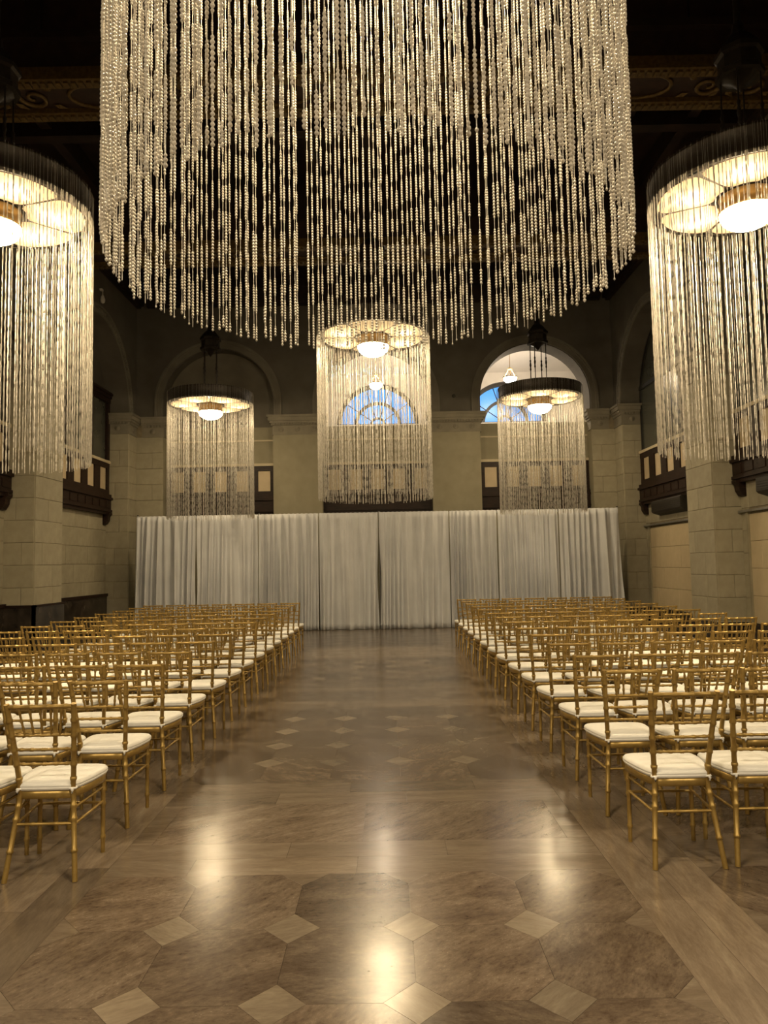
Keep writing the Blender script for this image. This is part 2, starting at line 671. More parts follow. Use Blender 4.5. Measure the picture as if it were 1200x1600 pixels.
# strips that run along the hall beside the panels
rx = PANEL_X[2] + PW / 2
strips = [(PANEL_X[0] + PW / 2, PANEL_X[1] - PW / 2), (PANEL_X[1] + PW / 2, PANEL_X[2] - PW / 2)]
for (sx0, sx1) in strips:
    mid = (sx0 + sx1) / 2
    for c, (a, b) in enumerate(((sx0, mid), (mid, sx1))):
        for (q0, q1) in run(-0.6 + 0.5 * c, 12.8, [1.45, 1.2, 1.6, 1.3]):
            plank_along(a, b, q0, q1)
    far = MB()
    far.add([(sx0, 12.8, 0), (sx1, 12.8, 0), (sx1, 20, 0), (sx0, 20, 0)], [(0, 1, 2, 3)])
    far.add([(sx0, YREAR, 0), (sx1, YREAR, 0), (sx1, -0.6, 0), (sx0, -0.6, 0)], [(0, 1, 2, 3)])
    tag(far.build('border_slab_field', MAT['border_stone'], floor), kind='stuff')
side = MB()
for (a, b) in ((RL - 0.05, PANEL_X[0] - PW / 2), (rx, RR + 0.05)):
    side.add([(a, YREAR, 0), (b, YREAR, 0), (b, 20, 0), (a, 20, 0)], [(0, 1, 2, 3)])
tag(side.build('wall_side_border', MAT['border_stone'], floor), kind='stuff')
# cross bands between the panels
for k, y0 in enumerate(PANEL_Y):
    ya = y0 + PL
    yb = ya + (PERIOD_Y - PL)
    b1, b2 = ya + 0.45, yb - 0.49
    for cx in PANEL_X:
        X0, X1 = cx - PW / 2, cx + PW / 2
        if yb < 14.8 and ya > 0 and not (ya > 12):
            for (q0, q1, sh) in ((ya, (ya + b1) / 2, 0.0), ((ya + b1) / 2, b1, 0.5), (b2, (b2 + yb) / 2, 0.3), ((b2 + yb) / 2, yb, 0.8)):
                xs = [X0] + [X0 + sh + t for t in (0.45, 1.35) if X0 + sh + t < X1 - 0.3] + [X1]
                for a, b in zip(xs[:-1], xs[1:]):
                    plank(a, b, q0, q1)
            plank(X0, X0 + 0.13, b1, b2)
            plank(X1 - 0.13, X1, b1, b2)
            plank(X0 + 0.13, cx + 0.02, b1, b2, 'field_stone', 'field_slab')
            plank(cx + 0.02, X1 - 0.13, b1, b2, 'field_stone', 'field_slab')
        else:
            f2 = MB()
            f2.add([(X0, ya, 0), (X1, ya, 0), (X1, yb, 0), (X0, yb, 0)], [(0, 1, 2, 3)])
            tag(f2.build('border_slab_field', MAT['border_stone'], floor), kind='stuff')

# ------------------------------------------------------------------ walls
_blk = {}


def block_mesh(w, h, mat):
    """a dressed stone standing 14 mm proud, face towards -y, with chamfered arrises"""
    key = (round(w, 3), round(h, 3), mat)
    if key not in _blk:
        w_, h_, c, d = w / 2 - 0.003, h / 2 - 0.003, 0.006, 0.014
        v = [(-w_, 0, -h_), (w_, 0, -h_), (w_, 0, h_), (-w_, 0, h_),
             (-w_, -d + c, -h_), (w_, -d + c, -h_), (w_, -d + c, h_), (-w_, -d + c, h_),
             (-w_ + c, -d, -h_ + c), (w_ - c, -d, -h_ + c), (w_ - c, -d, h_ - c), (-w_ + c, -d, h_ - c)]
        f = [(8, 9, 10, 11)]
        for i in range(4):
            j = (i + 1) % 4
            f += [(i, j, 4 + j, 4 + i), (4 + i, 4 + j, 8 + j, 8 + i)]
        _blk[key] = MB().add(v, f).mesh('stone_block', MAT[mat])
    return _blk[key]


def clad(parent, origin, width, z0, z1, rz, seed, lo=0.75, hi=1.25, course=0.44, mat='stone', name='stone_block'):
    """lay blocks on a vertical face; origin is its lower corner, the face runs along local +x and looks towards local -y"""
    rnd = random.Random(seed)
    n = max(1, round((z1 - z0) / course))
    ch = (z1 - z0) / n
    ca, sa = math.cos(rz), math.sin(rz)
    for k in range(n):
        if width < 0.5:
            cuts = [0, width]
        elif width < 0.9:
            cuts = [0, width] if k % 2 else [0, round(width * rnd.choice([0.4, 0.6]), 2), width]
        else:
            cuts, a = [0], (0 if k % 2 else -0.45)
            while True:
                a += rnd.choice([lo, (lo + hi) / 2, hi])
                if a > width - 0.3: break
                if a > 0.25: cuts.append(round(a, 2))
            cuts.append(width)
        for a, b in zip(cuts[:-1], cuts[1:]):
            u = (a + b) / 2
            o = link(name, block_mesh(b - a, ch, mat), parent, (origin[0] + u * ca, origin[1] + u * sa, z0 + (k + 0.5) * ch))
            o.rotation_euler = (0, 0, rz)


def arch_profile(uc, R, zs, n=28):
    return [(uc - R * math.cos(PI * i / n), zs + R * math.sin(PI * i / n)) for i in range(n + 1)]


def arch_wall(b, u0, u1, z0, z1, arches, depth, mp):
    """wall plate from u0..u1, z0..z1 with arched openings (uc, R, spring z); mp(u, z, d) -> xyz, d=0 is the face"""
    u = u0
    def quad(a, c, d_, e):
        b.add([mp(*a, 0), mp(*c, 0), mp(*d_, 0), mp(*e, 0)], [(0, 1, 2, 3)])
    for uc, R, zs in sorted(arches):
        quad((u, z0), (uc - R, z0), (uc - R, z1), (u, z1))
        pr = [(uc - R, z0)] if zs > z0 + 1e-6 else []
        pr = pr + arch_profile(uc, R, zs) + ([(uc + R, z0)] if zs > z0 + 1e-6 else [])
        for p, q in zip(pr[:-1], pr[1:]):
            if abs(q[0] - p[0]) > 1e-6:
                quad(p, q, (q[0], z1), (p[0], z1))
            b.add([mp(*p, 0), mp(*q, 0), mp(*q, depth), mp(*p, depth)], [(0, 1, 2, 3)], True)
        u = uc + R
    quad((u, z0), (u1, z0), (u1, z1), (u, z1))


def arch_band(b, uc, zs, r0, r1, d0, d1, mp, n=28, stilt=0.0):
    """a moulded arch ring between radii r0 and r1, standing from depth d0 out to d1"""
    def path(r):
        p = arch_profile(uc, r, zs, n)
        if stilt: p = [(uc - r, zs - stilt)] + p + [(uc + r, zs - stilt)]
        return p
    A, B = path(r0), path(r1)
    for i in range(len(A) - 1):
        b.add([mp(*A[i], d1), mp(*A[i+1], d1), mp(*B[i+1], d1), mp(*B[i], d1)], [(0, 1, 2, 3)], True)
        b.add([mp(*A[i], d0), mp(*A[i+1], d0), mp(*A[i+1], d1), mp(*A[i], d1)], [(0, 1, 2, 3)], True)
        b.add([mp(*B[i], d0), mp(*B[i+1], d0), mp(*B[i+1], d1), mp(*B[i], d1)], [(0, 1, 2, 3)], True)


def side_wall(s):
    nm = 'wall_left' if s < 0 else 'wall_right'
    XP, XREC = (XL, RL) if s < 0 else (XR, RR)
    b = MB()
    # recessed plane, full height, as a slab
    b.box(min(XREC, XREC + s * 0.3), max(XREC, XREC + s * 0.3), YREAR, YB + 0.7, -0.05, Z_TOP)
    # piers
    for (a, c) in PIERS:
        b.box(min(XP, XREC), max(XP, XREC), a, c, 0, Z_SPRING)
    b.box(min(XP, XREC), max(XP, XREC), 19.4, YB + 0.7, 0, Z_SPRING)
    b.box(min(XP, XREC), max(XP, XREC), YREAR, -6.6, 0, Z_SPRING)
    wall = struct(b.build(nm, MAT['mortar']))
    up = MB()
    mp = lambda u, z, d: (XP + s * d, u, z)
    arch_wall(up, YREAR, YB + 0.02, Z_SPRING, Z_WALL + 0.5, [((a + c) / 2, (c - a) / 2, Z_SPRING) for a, c in BAYS], abs(XREC - XP), mp)
    for (a, c) in BAYS:
        up.add([(XREC - s * 0.004, a, 4.3), (XREC - s * 0.004, c, 4.3), (XREC - s * 0.004, c, 7.75), (XREC - s * 0.004, a, 7.75)], [(0, 1, 2, 3)])
    up.build('upper_wall', MAT['shaded_upper_plaster'], wall)
    for (a, c) in BAYS[:2]:
        ar = MB()
        uc, R = (a + c) / 2, (c - a) / 2
        for r0, r1, d in ((0.0, 0.07, 0.035), (0.07, 0.17, 0.02), (0.17, 0.22, 0.05)):
            arch_band(ar, uc, Z_SPRING, R + r0, R + r1, 0.0, -d, mp, 32)
        arch = ar.build('archivolt', MAT['shaded_arch_plaster'], wall)
        bd = MB()
        for k in range(1, 60):
            t = PI * k / 60
            p = mp(uc - (R + 0.12) * math.cos(t), Z_SPRING + (R + 0.12) * math.sin(t), -0.02)
            bd.hexa([(p[0] + dx, p[1] + dy, p[2] + dz) for dz in (-0.025, 0.025) for dx, dy in ((-0.02, -0.025), (0.02, -0.025), (0.02, 0.025), (-0.02, 0.025))])
        tag(bd.build('bead_moulding', MAT['shaded_arch_plaster'], arch), kind='stuff')
    # blocks on what the photograph shows; a face that looks to +x runs along +y, one that looks to -x runs along -y
    def face(a, c, x, z0, z1, seed):
        if s < 0: clad(wall, (x, a, 0), c - a, z0, z1, PI / 2, seed)
        else: clad(wall, (x, c, 0), c - a, z0, z1, -PI / 2, seed)
    for (a, c) in PIERS[:2]:
        face(a, c, XP, 0, 5.2, 11 + int(a))
    face(19.4, YB, XP, 0, 5.2, 17)
    for y in (PIERS[0][0], 19.4, PIERS[1][0]):
        clad(wall, (min(XP, XREC), y, 0), abs(XREC - XP), 0, 5.2, 0.0, 13 + int(y))
    for (a, c) in BAYS[:2]:
        if s < 0:
            face(a, c, XREC, 0, 3.08, 21 + int(a))
        else:
            face(a, c, XREC, 2.56, 3.08, 22 + int(a))
            face(a, a + 0.22, XREC, 0, 2.56, 31)
            face(c - 0.28, c, XREC, 0, 2.56, 32)
    return wall


wall_left = side_wall(-1)
wall_right = side_wall(1)

# end wall
wb = MB()
PIL = [(XL, -5.86), (-2.86, -1.53), (1.47, 2.80), (5.84, XR)]
for a, c in PIL:
    wb.box(a, c, YB, YB + 0.7, 0, Z_SPRING)
wall_back = struct(wb.build('wall_back', MAT['mortar']))
upb = MB()
mpb = lambda u, z, d: (u, YB + d, z)
ARX = [-4.36, -0.03, 4.32]
AR, AZ = 1.50, 6.12
arch_wall(upb, RL, RR, Z_SPRING, Z_WALL + 0.5, [(x, AR, AZ) for x in ARX], 0.7, mpb)
upb.build('upper_wall', MAT['shaded_upper_plaster'], wall_back)
for (a, c) in PIL[1:3]:
    MB().box(a, c, YB - 0.014, YB + 0.002, 0, 5.2).build('pilaster_face', MAT['plaster'], wall_back)
for (a, c) in PIL:      # reveals of the openings
    MB().box(a - 0.002, c + 0.002, YB + 0.004, YB + 0.69, 0, Z_SPRING + 0.001).build('pilaster_reveal', MAT['plaster'], wall_back)
clad(wall_back, (XL, YB, 0), PIL[0][1] - XL, 0, 5.2, 0, 41)
clad(wall_back, (PIL[3][0], YB, 0), XR - PIL[3][0], 0, 5.2, 0, 42)
for x in ARX:
    ar = MB()
    for r0, r1, d in ((0.02, 0.07, 0.04), (0.07, 0.15, 0.02), (0.15, 0.19, 0.035), (0.19, 0.24, 0.055)):
        arch_band(ar, x, AZ, AR + r0, AR + r1, 0.0, -d, mpb, 36, stilt=AZ - Z_SPRING)
    ar.build('archivolt', MAT['shaded_arch_plaster'], wall_back)
# the fill of the three openings under the arches
fills = [(-5.86, -2.86, 8.0, 20.42), (-1.53, 1.47, 5.5, 20.45), (2.80, 5.84, 5.5, 20.45)]
for i, (a, c, zt, y) in enumerate(fills):
    fb = MB().box(a, c, y, y + 0.2, 0, zt)
    fb.build('infill_wall', MAT['plaster'], wall_back)
    if zt > 6:
        MB().box(a, c, y - 0.012, y + 0.001, 5.5, zt).build('tympanum', MAT['shaded_arch_plaster'], wall_back)
    rl = MB().box(a, c, y - 0.035, y, 5.10, 5.14)
    rl.build('reflection_strip', MAT['ledge'], wall_back)  # added pale strip in place of light strips reflected in glass
    rl = MB().box(a, c, y - 0.06, y, 4.30, 4.36)
    rl.build('head_moulding', MAT['ledge'], wall_back)

# lobby beyond the end wall
lb = MB()
mpl = lambda u, z, d: (u, 24.9 + d, z)
arch_wall(lb, -7.4, 7.4, 6.38, 9.0, [(x, 1.40, 6.38) for x in (-4.36, -0.02, 4.34)], 0.35, mpl)
lb.box(-7.4, 7.4, 24.9, 25.2, -0.05, 6.38)
wall_lobby = struct(lb.build('wall_lobby', MAT['lobby_plaster']))
lv = MB()
seg = 14
for i in range(seg):
    def cp(t):
        y = 20.69 + 4.3 * t
        return (y, 8.05 + 0.75 * math.sin(PI * t))
    y0, z0 = cp(i / seg)
    y1, z1 = cp((i + 1) / seg)
    lv.add([(-7.4, y0, z0), (7.4, y0, z0), (7.4, y1, z1), (-7.4, y1, z1)], [(0, 1, 2, 3)], True)
struct(lv.build('ceiling_lobby', MAT['lobby_plaster']))
lw = MB().box(-7.5, -7.2, 20.69, 25.2, -0.05, 9.2).box(7.02, 7.4, 20.69, 25.2, -0.05, 9.2)
struct(lw.build('wall_lobby_ends', MAT['lobby_plaster']))
# rear wall behind the camera
wr = MB().box(-7.6, 7.6, YREAR - 0.3, YREAR, -0.05, Z_TOP)
struct(wr.build('wall_rear', MAT['plaster']))

# cornices at the springing (capitals)
trim_no = [0]


def cornice(x0, x1, y0, y1, faces):
    """capital round a pier block x0..x1 / y0..y1; faces: which of '-x +x -y' are free"""
    trim_no[0] += 1
    b = MB()
    for z0, z1, p in ((5.20, 5.25, 0.03), (5.25, 5.46, 0.015), (5.46, 5.52, 0.05), (5.52, 5.58, 0.09), (5.58, 5.68, 0.13), (5.68, 5.74, 0.16)):
        b.box(x0 - (p if '-x' in faces else 0), x1 + (p if '+x' in faces else 0), y0 - (p if '-y' in faces else 0), y1 + (p if '+y' in faces else 0), z0, z1)
    o = struct(b.build('trim_%d' % trim_no[0], MAT['capital_stone']))
    # rosettes along the frieze
    def ros(c, n):
        m = MB().lathe([(0.075, 0.0), (0.07, 0.018), (0.045, 0.012), (0.03, 0.03), (0.0, 0.034)], 10)
        q = m.build('rosette', MAT['capital_stone'], o, c)
        q.rotation_euler = n
    z = 5.355
    if '-y' in faces:
        n = max(1, int((x1 - x0) / 0.36))
        for k in range(n):
            ros((x0 + (k + 0.5) * (x1 - x0) / n, y0 - 0.012, z), (PI / 2, 0, 0))
    for key, xx, sg in (('-x', x0 - 0.012, -1), ('+x', x1 + 0.012, 1)):
        if key in faces and y1 - y0 > 0.5:
            n = max(1, int((y1 - y0) / 0.36))
            for k in range(n):
                ros((xx, y0 + (k + 0.5) * (y1 - y0) / n, z), (0, sg * PI / 2, 0))
    # egg-and-dart under the shelf
    dn = MB()
    if '-y' in faces:
        n = int((x1 - x0) / 0.075)
        for k in range(n):
            x = x0 + (k + 0.5) * (x1 - x0) / n
            dn.box(x - 0.02, x + 0.02, y0 - 0.085, y0 - 0.045, 5.465, 5.52)
    if dn.v:
        tag(dn.build('dentil_band', MAT['capital_stone'], o), kind='stuff')


for (a, c) in PIERS[:2]:
    cornice(RL, XL, a, c, ('+x', '-y', '+y'))
    cornice(XR, RR, a, c, ('-x', '-y', '+y'))
cornice(RL, XL, 19.4, YB, ('+x', '-y'))
cornice(XR, RR, 19.4, YB, ('-x', '-y'))
cornice(XL + 0.16, PIL[0][1], YB, YB + 0.3, ('-y', '+x'))
cornice(*PIL[1], YB, YB + 0.3, ('-y', '+x', '-x'))
cornice(*PIL[2], YB, YB + 0.3, ('-y', '+x', '-x'))
cornice(PIL[3][0], XR - 0.16, YB, YB + 0.3, ('-y', '-x'))

# wainscot of dark marble along the left wall, dark skirting along the right
wn = MB()
for (a, c) in PIERS:
    wn.box(XL - 0.01, XL + 0.05, a - 0.05, c + 0.05, 0.001, 0.93)
    wn.box(RL, XL + 0.05, a - 0.05, a, 0.001, 0.93)
for (a, c) in BAYS:
    wn.box(RL, RL + 0.06, a, c, 0.001, 0.93)
o = struct(wn.build('baseboard_left', MAT['dark_marble']))
cp_ = MB()
for (a, c) in PIERS:
    cp_.box(XL - 0.01, XL + 0.07, a - 0.07, c + 0.07, 0.93, 0.97)
    cp_.box(RL, XL + 0.07, a - 0.07, a, 0.93, 0.97)
for (a, c) in BAYS:
    cp_.box(RL, RL + 0.09, a, c, 0.93, 1.0)
cp_.build('cap_rail', MAT['dark_wood'], o)
bs = MB()
for (a, c) in PIERS:
    bs.box(XR - 0.03, XR + 0.01, a - 0.03, c + 0.03, 0.001, 0.40)
    bs.box(XR - 0.03, RR, a - 0.03, a, 0.001, 0.40)
bs.box(XR - 0.03, RR, 19.37, 19.4, 0.001, 0.40)
for (a, c) in BAYS:
    bs.box(RR - 0.04, RR, a, c - 0.06, 0.001, 0.40)
struct(bs.build('baseboard_right', MAT['dark_marble']))

# ------------------------------------------------------------------ ceiling
cl = MB().box(-7.6, 7.6, YREAR - 0.3, YB + 0.02, Z_TOP - 0.1, Z_TOP + 0.2)
ceiling = struct(cl.build('ceiling', MAT['ceiling_wood']))
# wooden cornice round the hall
for i, (x0, x1, y0, y1) in enumerate(((XL, XL + 0.3, YREAR, YB), (XR - 0.3, XR, YREAR, YB), (XL + 0.3, XR - 0.3, YB - 0.3, YB))):
    b = MB()
    for k, (p, z0, z1) in enumerate(((0.0, 8.80, 8.86), (0.08, 8.86, 8.98), (0.04, 8.98, 9.25), (0.14, 9.25, 9.5))):
        if i == 0: b.box(x0, x0 + 0.12 + p, y0, y1, z0, z1)
        elif i == 1: b.box(x1 - 0.12 - p, x1, y0, y1, z0, z1)
        else: b.box(x0, x1, y1 - 0.12 - p, y1, z0, z1)
    b.build('cornice_board', MAT['ceiling_wood'], ceiling)
# joists between the beams
for k in range(11):
    x = -5.5 + k * 1.1
    MB().box(x - 0.09, x + 0.09, YREAR, YB - 0.2, 9.12, 9.5).build('joist', MAT['ceiling_wood'], ceiling)
for y in (7.0, 12.2, 17.4, 1.8):
    MB().box(XL + 0.1, XR - 0.1, y - 0.11, y + 0.11, 9.0, 9.5).build('cross_joist', MAT['ceiling_wood'], ceiling)


# scroll ornament as one shared mesh
def scroll_mesh():
    b = MB()
    def spiral(cx, cy, r, turns, dirn, start, rad):
        pts, rr = [], []
        n = 22
        for i in range(n):
            t = i / (n - 1)
            a = start + dirn * turns * 2 * PI * t
            q = r * (1 - 0.8 * t)
            pts.append((cx + q * math.cos(a), cy + q * math.sin(a), 0))
            rr.append(rad * (1 - 0.4 * t))
        b.tube(pts, rr, 5)
    spiral(-0.30, 0.0, 0.20, 1.3, 1, -0.4, 0.034)
    spiral(0.32, 0.0, 0.21, 1.3, -1, PI + 0.5, 0.036)
    for (x, y, a, l) in ((0.0, 0.1, 0.8, 0.22), (0.02, -0.1, -0.7, 0.22), (-0.1, 0.12, 2.2, 0.16), (-0.06, -0.12, -2.3, 0.16), (0.52, 0.16, 0.5, 0.18), (0.5, -0.15, -0.4, 0.2), (-0.5, 0.15, 2.6, 0.18), (-0.5, -0.14, -2.7, 0.16)):
        ca, sa = math.cos(a), math.sin(a)
        p = [(0, 0), (l * 0.4, 0.05), (l, 0.0), (l * 0.4, -0.05)]
        v = [(x + q[0] * ca - q[1] * sa, y + q[0] * sa + q[1] * ca, 0) for q in p] + [(x + l * 0.4 * ca, y + l * 0.4 * sa, -0.03)]
        b.add(v, [(0, 1, 4), (1, 2, 4), (2, 3, 4), (3, 0, 4), (0, 3, 2, 1)])
    return b.mesh('scroll', MAT['gilding'])


def oval_mesh():
    b = MB()
    pts = [(0.42 * math.cos(2 * PI * k / 28), 0.25 * math.sin(2 * PI * k / 28), 0) for k in range(28)]
    b.tube(pts, 0.026, 5, closed=True)
    return b.mesh('medallion', MAT['gilding'])


scroll_me, oval_me = scroll_mesh(), oval_mesh()
BEAM_Z = 8.05
for i, (a, c) in enumerate(PIERS[:3]):
    yc = (a + c) / 2 + 0.05
    y0, y1 = yc - 0.45, yc + 0.45
    bm = struct(MB().box(XL, XR, y0 + 0.05, y1 - 0.05, BEAM_Z + 0.02, 9.5).build('beam_%d' % (i + 1), MAT['painted_panel']))
    for yy in (y0 + 0.09, y1 - 0.09):
        MB().box(XL, XR, yy - 0.10, yy + 0.10, BEAM_Z - 0.05, BEAM_Z + 0.12).build('edge_moulding', MAT['gilding'], bm)
        d = MB()
        n = 130
        for k in range(n):
            x = XL + (k + 0.5) * (XR - XL) / n
            d.box(x - 0.028, x + 0.028, yy - 0.055, yy + 0.055, BEAM_Z - 0.08, BEAM_Z - 0.045)
        tag(d.build('bead_row', MAT['gilding'], bm), kind='stuff')
    for k in range(5):
        xo = -4.9 + k * 2.45 + (0.05 if i else 0)
        link('medallion', oval_me, bm, (xo - 0.0 + 1.22 if xo + 1.22 < XR - 0.5 else xo - 1.22, yc, BEAM_Z + 0.01))
        link('scroll', scroll_me, bm, (xo, yc, BEAM_Z + 0.0))
    # raised panels on the face towards the camera
    for k in range(9):
        x = -5.8 + k * 1.45
        MB().box(x - 0.1, x + 0.1, y0 - 0.02, y0 + 0.06, BEAM_Z + 0.62, 9.3).build('face_block', MAT['ceiling_wood'], bm)
    MB().box(XL, XR, y0 - 0.05, y0 + 0.06, BEAM_Z + 0.5, BEAM_Z + 0.6).build('face_moulding', MAT['ceiling_wood'], bm)
    # corbels that carry the beam at the walls
    for xw, s in ((XL, 1), (XR, -1)):
        poly = [(xw, 7.2), (xw + s * 0.14, 7.28), (xw + s * 0.22, 7.5), (xw + s * 0.5, 7.75), (xw + s * 0.62, 8.0), (xw, 8.0)]
        MB().prism(poly, 'y', yc - 0.22, yc + 0.22).build('corbel', MAT['ceiling_wood'], bm)

# ------------------------------------------------------------------ windows
def arc_bar(b, r0, r1, y0, y1, a0=0.0, a1=PI, n=24, cx=0.0, cz=0.0):
    for i in range(n):
        t0, t1 = a0 + (a1 - a0) * i / n, a0 + (a1 - a0) * (i + 1) / n
        p = lambda r, t, y: (cx + r * math.cos(t), y, cz + r * math.sin(t))
        b.hexa([p(r0, t0, y0), p(r1, t0, y0), p(r1, t0, y1), p(r0, t0, y1), p(r0, t1, y0), p(r1, t1, y0), p(r1, t1, y1), p(r0, t1, y1)])


def lunette(no, x):
    w = struct(link('window_%d' % no, None, None, (x, 25.05, 6.38)))
    w.empty_display_size = 0.1
    b = MB()
    arc_bar(b, 1.27, 1.42, -0.05, 0.05)
    b.box(-1.42, 1.42, -0.05, 0.05, -0.05, 0.04)
    b.build('frame', MAT['window_iron'], w)
    b = MB(); arc_bar(b, 0.70, 0.80, -0.04, 0.04); b.build('arched_bar', MAT['window_iron'], w)
    b = MB(); arc_bar(b, 0.20, 0.27, -0.04, 0.04, n=12); b.build('arched_bar', MAT['window_iron'], w)
    angs = [0, 35, 72, 108, 145, 180]
    for a in angs[1:-1]:
        t = math.radians(a)
        c, s = math.cos(t), math.sin(t)
        b = MB().tube([(0.26 * c, 0, 0.26 * s), (1.30 * c, 0, 1.30 * s)], 0.016, 6)
        b.build('muntin', MAT['window_iron'], w)
    for r0, r1 in ((0.27, 0.70), (0.80, 1.27)):
        for a0, a1 in zip(angs[:-1], angs[1:]):
            b = MB(); arc_bar(b, r0 - 0.01, r1 + 0.01, -0.003, 0.003, math.radians(a0), math.radians(a1), 5)
            b.build('pane', MAT['pane'], w)
    b = MB(); arc_bar(b, 0.0005, 0.21, -0.003, 0.003, 0, PI, 8); b.build('pane', MAT['pane'], w)


for i, x in enumerate((-0.02, 4.34, -4.36)):
    lunette(i + 1, x)


def arched_window(no, yc, X, s):
    """arched iron-framed window of a side bay, set in the recess; glass dull against a dark room"""
    w = struct(link('window_%d' % no, None, None, (X, yc, 0)))
    R = 1.93
    b = MB()
    for i in range(30):
        t0, t1 = PI * i / 30, PI * (i + 1) / 30
        p = lambda r, t, d: (d, -r * math.cos(t), Z_SPRING + r * math.sin(t))
        b.hexa([p(R - 0.07, t0, -0.06), p(R, t0, -0.06), p(R, t0, 0.0), p(R - 0.07, t0, 0.0), p(R - 0.07, t1, -0.06), p(R, t1, -0.06), p(R, t1, 0.0), p(R - 0.07, t1, 0.0)])
    b.box(-0.06, 0, -R, -R + 0.07, 4.5, Z_SPRING)
    b.box(-0.06, 0, R - 0.07, R, 4.5, Z_SPRING)
    b.build('frame', MAT['window_iron'], w)
    MB().box(-0.07, 0, -R, R, 6.08, 6.18).build('transom', MAT['window_iron'], w)
    for y in (-0.66, 0.66):
        MB().box(-0.06, 0, y - 0.035, y + 0.035, 4.5, Z_SPRING + math.sqrt(R * R - y * y) - 0.03).build('mullion', MAT['window_iron'], w)
    for y0, y1 in ((-R + 0.05, -0.66), (-0.66, 0.66), (0.66, R - 0.05)):
        MB().box(-0.03, -0.02, y0, y1, 4.5, 6.1).build('pane', MAT['dull_glass'], w)
    up = MB()
    pts = [(-(R - 0.05), 6.15)] + [(-(R - 0.05) * math.cos(PI * i / 20), Z_SPRING + (R - 0.05) * math.sin(PI * i / 20)) for i in range(3, 18)] + [((R - 0.05), 6.15)]
    up.prism(pts, 'x', -0.03, -0.02)
    up.build('pane', MAT['dull_glass'], w)
    if s < 0:
        w.rotation_euler = (0, 0, PI)


arched_window(4, 17.4, RR - 0.01, 1)
arched_window(5, 12.2, RR - 0.01, 1)


def wood_screen(no, yc):
    """dark wooden window screen with a cornice in the left bays"""
    w = struct(link('window_%d' % no, None, None, (RL + 0.01, yc, 0)))
    for y in (-2.0 + 0.11, -0.78, 0.78, 2.0 - 0.11):
        MB().box(0, 0.1, y - 0.08, y + 0.08, 4.5, 6.02).build('post', MAT['dark_wood'], w)
    b = MB().box(0, 0.12, -2.0, 2.0, 6.0, 6.12).box(0, 0.16, -2.0, 2.0, 6.12, 6.2).box(0, 0.2, -2.0, 2.0, 6.2, 6.26)
    b.build('cornice_head', MAT['dark_wood'], w)
    for y0, y1 in ((-1.81, -0.86), (-0.70, 0.70), (0.86, 1.81)):
        MB().box(0.01, 0.03, y0, y1, 4.5, 6.01).build('pane', MAT['dull_glass'], w)


wood_screen(6, 17.4)
wood_screen(7, 12.2)

# ------------------------------------------------------------------ balconies
def balcony(loc, rz, w, n, label, brackets=True, group=None):
    """panelled wooden balcony front; local x along the front, local -y out into the hall"""
    t = thing('balcony', label, 'balcony', loc, group, rz)
    h = w / 2
    MB().box(-h, h, -0.13, 0.0, 4.40, 4.47).build('ledge', MAT['ledge'], t)
    bb = MB().box(-h, h, -0.10, 0.0, 4.27, 4.40).box(-h, h, -0.10, 0.0, 3.58, 3.70)
    bb.build('rail_board', MAT['dark_wood'], t)
    pw = 0.44 if brackets else 0.34
    step = w / n
    for k in range(n + 1):
        x0 = -h + k * step - (step - pw) / 2
        x1 = -h + k * step + (step - pw) / 2
        x0, x1 = max(-h, x0), min(h, x1)
        MB().box(x0, x1, -0.095, 0.0, 3.70, 4.27).build('stile', MAT['dark_wood'], t)
    for k in range(n):
        x = -h + (k + 0.5) * step
        MB().box(x - pw / 2, x + pw / 2, -0.06, -0.01, 3.70, 4.27).build('panel', MAT['pale_panel'], t)
    b = MB()
    for z0, z1, p in ((3.50, 3.58, 0.16), (3.44, 3.50, 0.20), (3.18, 3.44, 0.15), (3.12, 3.18, 0.18), (3.05, 3.12, 0.14)):
        b.box(-h, h, -p, 0.0, z0, z1)
    bm_ = b.build('beam_casing', MAT['dark_wood'], t)
    if brackets:
        for k in range(int(w / 0.42)):
            x = -h + (k + 0.5) * w / int(w / 0.42)
            MB().box(x - 0.15, x + 0.15, -0.165, -0.14, 3.22, 3.40).build('raised_panel', MAT['dark_wood'], bm_)
        for x in (-h + 0.14, h - 0.14):
            poly = [(0, 2.78), (-0.08, 2.80), (-0.14, 2.90), (-0.15, 3.0), (-0.2, 3.06), (-0.2, 3.10), (0, 3.10)]
            MB().prism(poly, 'x', x - 0.09, x + 0.09).build('bracket', MAT['dark_wood'], t)
    return t


balcony((RL + 0.002, 17.4, 0), PI / 2, 3.98, 5, 'dark wooden balcony front with pale panels in the far bay of left wall')
balcony((RL + 0.002, 12.2, 0), PI / 2, 3.98, 5, 'dark wooden balcony corner with bracket at the left picture edge')
balcony((RR - 0.002, 17.4, 0), -PI / 2, 3.98, 5, 'dark wooden balcony front over the dark wall unit, beside the curtain\'s right end')
balcony((RR - 0.002, 12.2, 0), -PI / 2, 3.98, 5, 'dark wooden balcony corner under the hanging beads at the right picture edge')
balcony((-4.36, 20.42, 0), 0, 2.98, 5, 'panelled dark wood gallery front under the blind arch, above the curtain', False)
balcony((-0.03, 20.45, 0), 0, 2.98, 5, 'panelled dark wood gallery front behind the middle bead chandelier', False)
balcony((4.32, 20.45, 0), 0, 3.02, 5, 'panelled dark wood gallery front under the arch with the hanging lobby lamp', False)

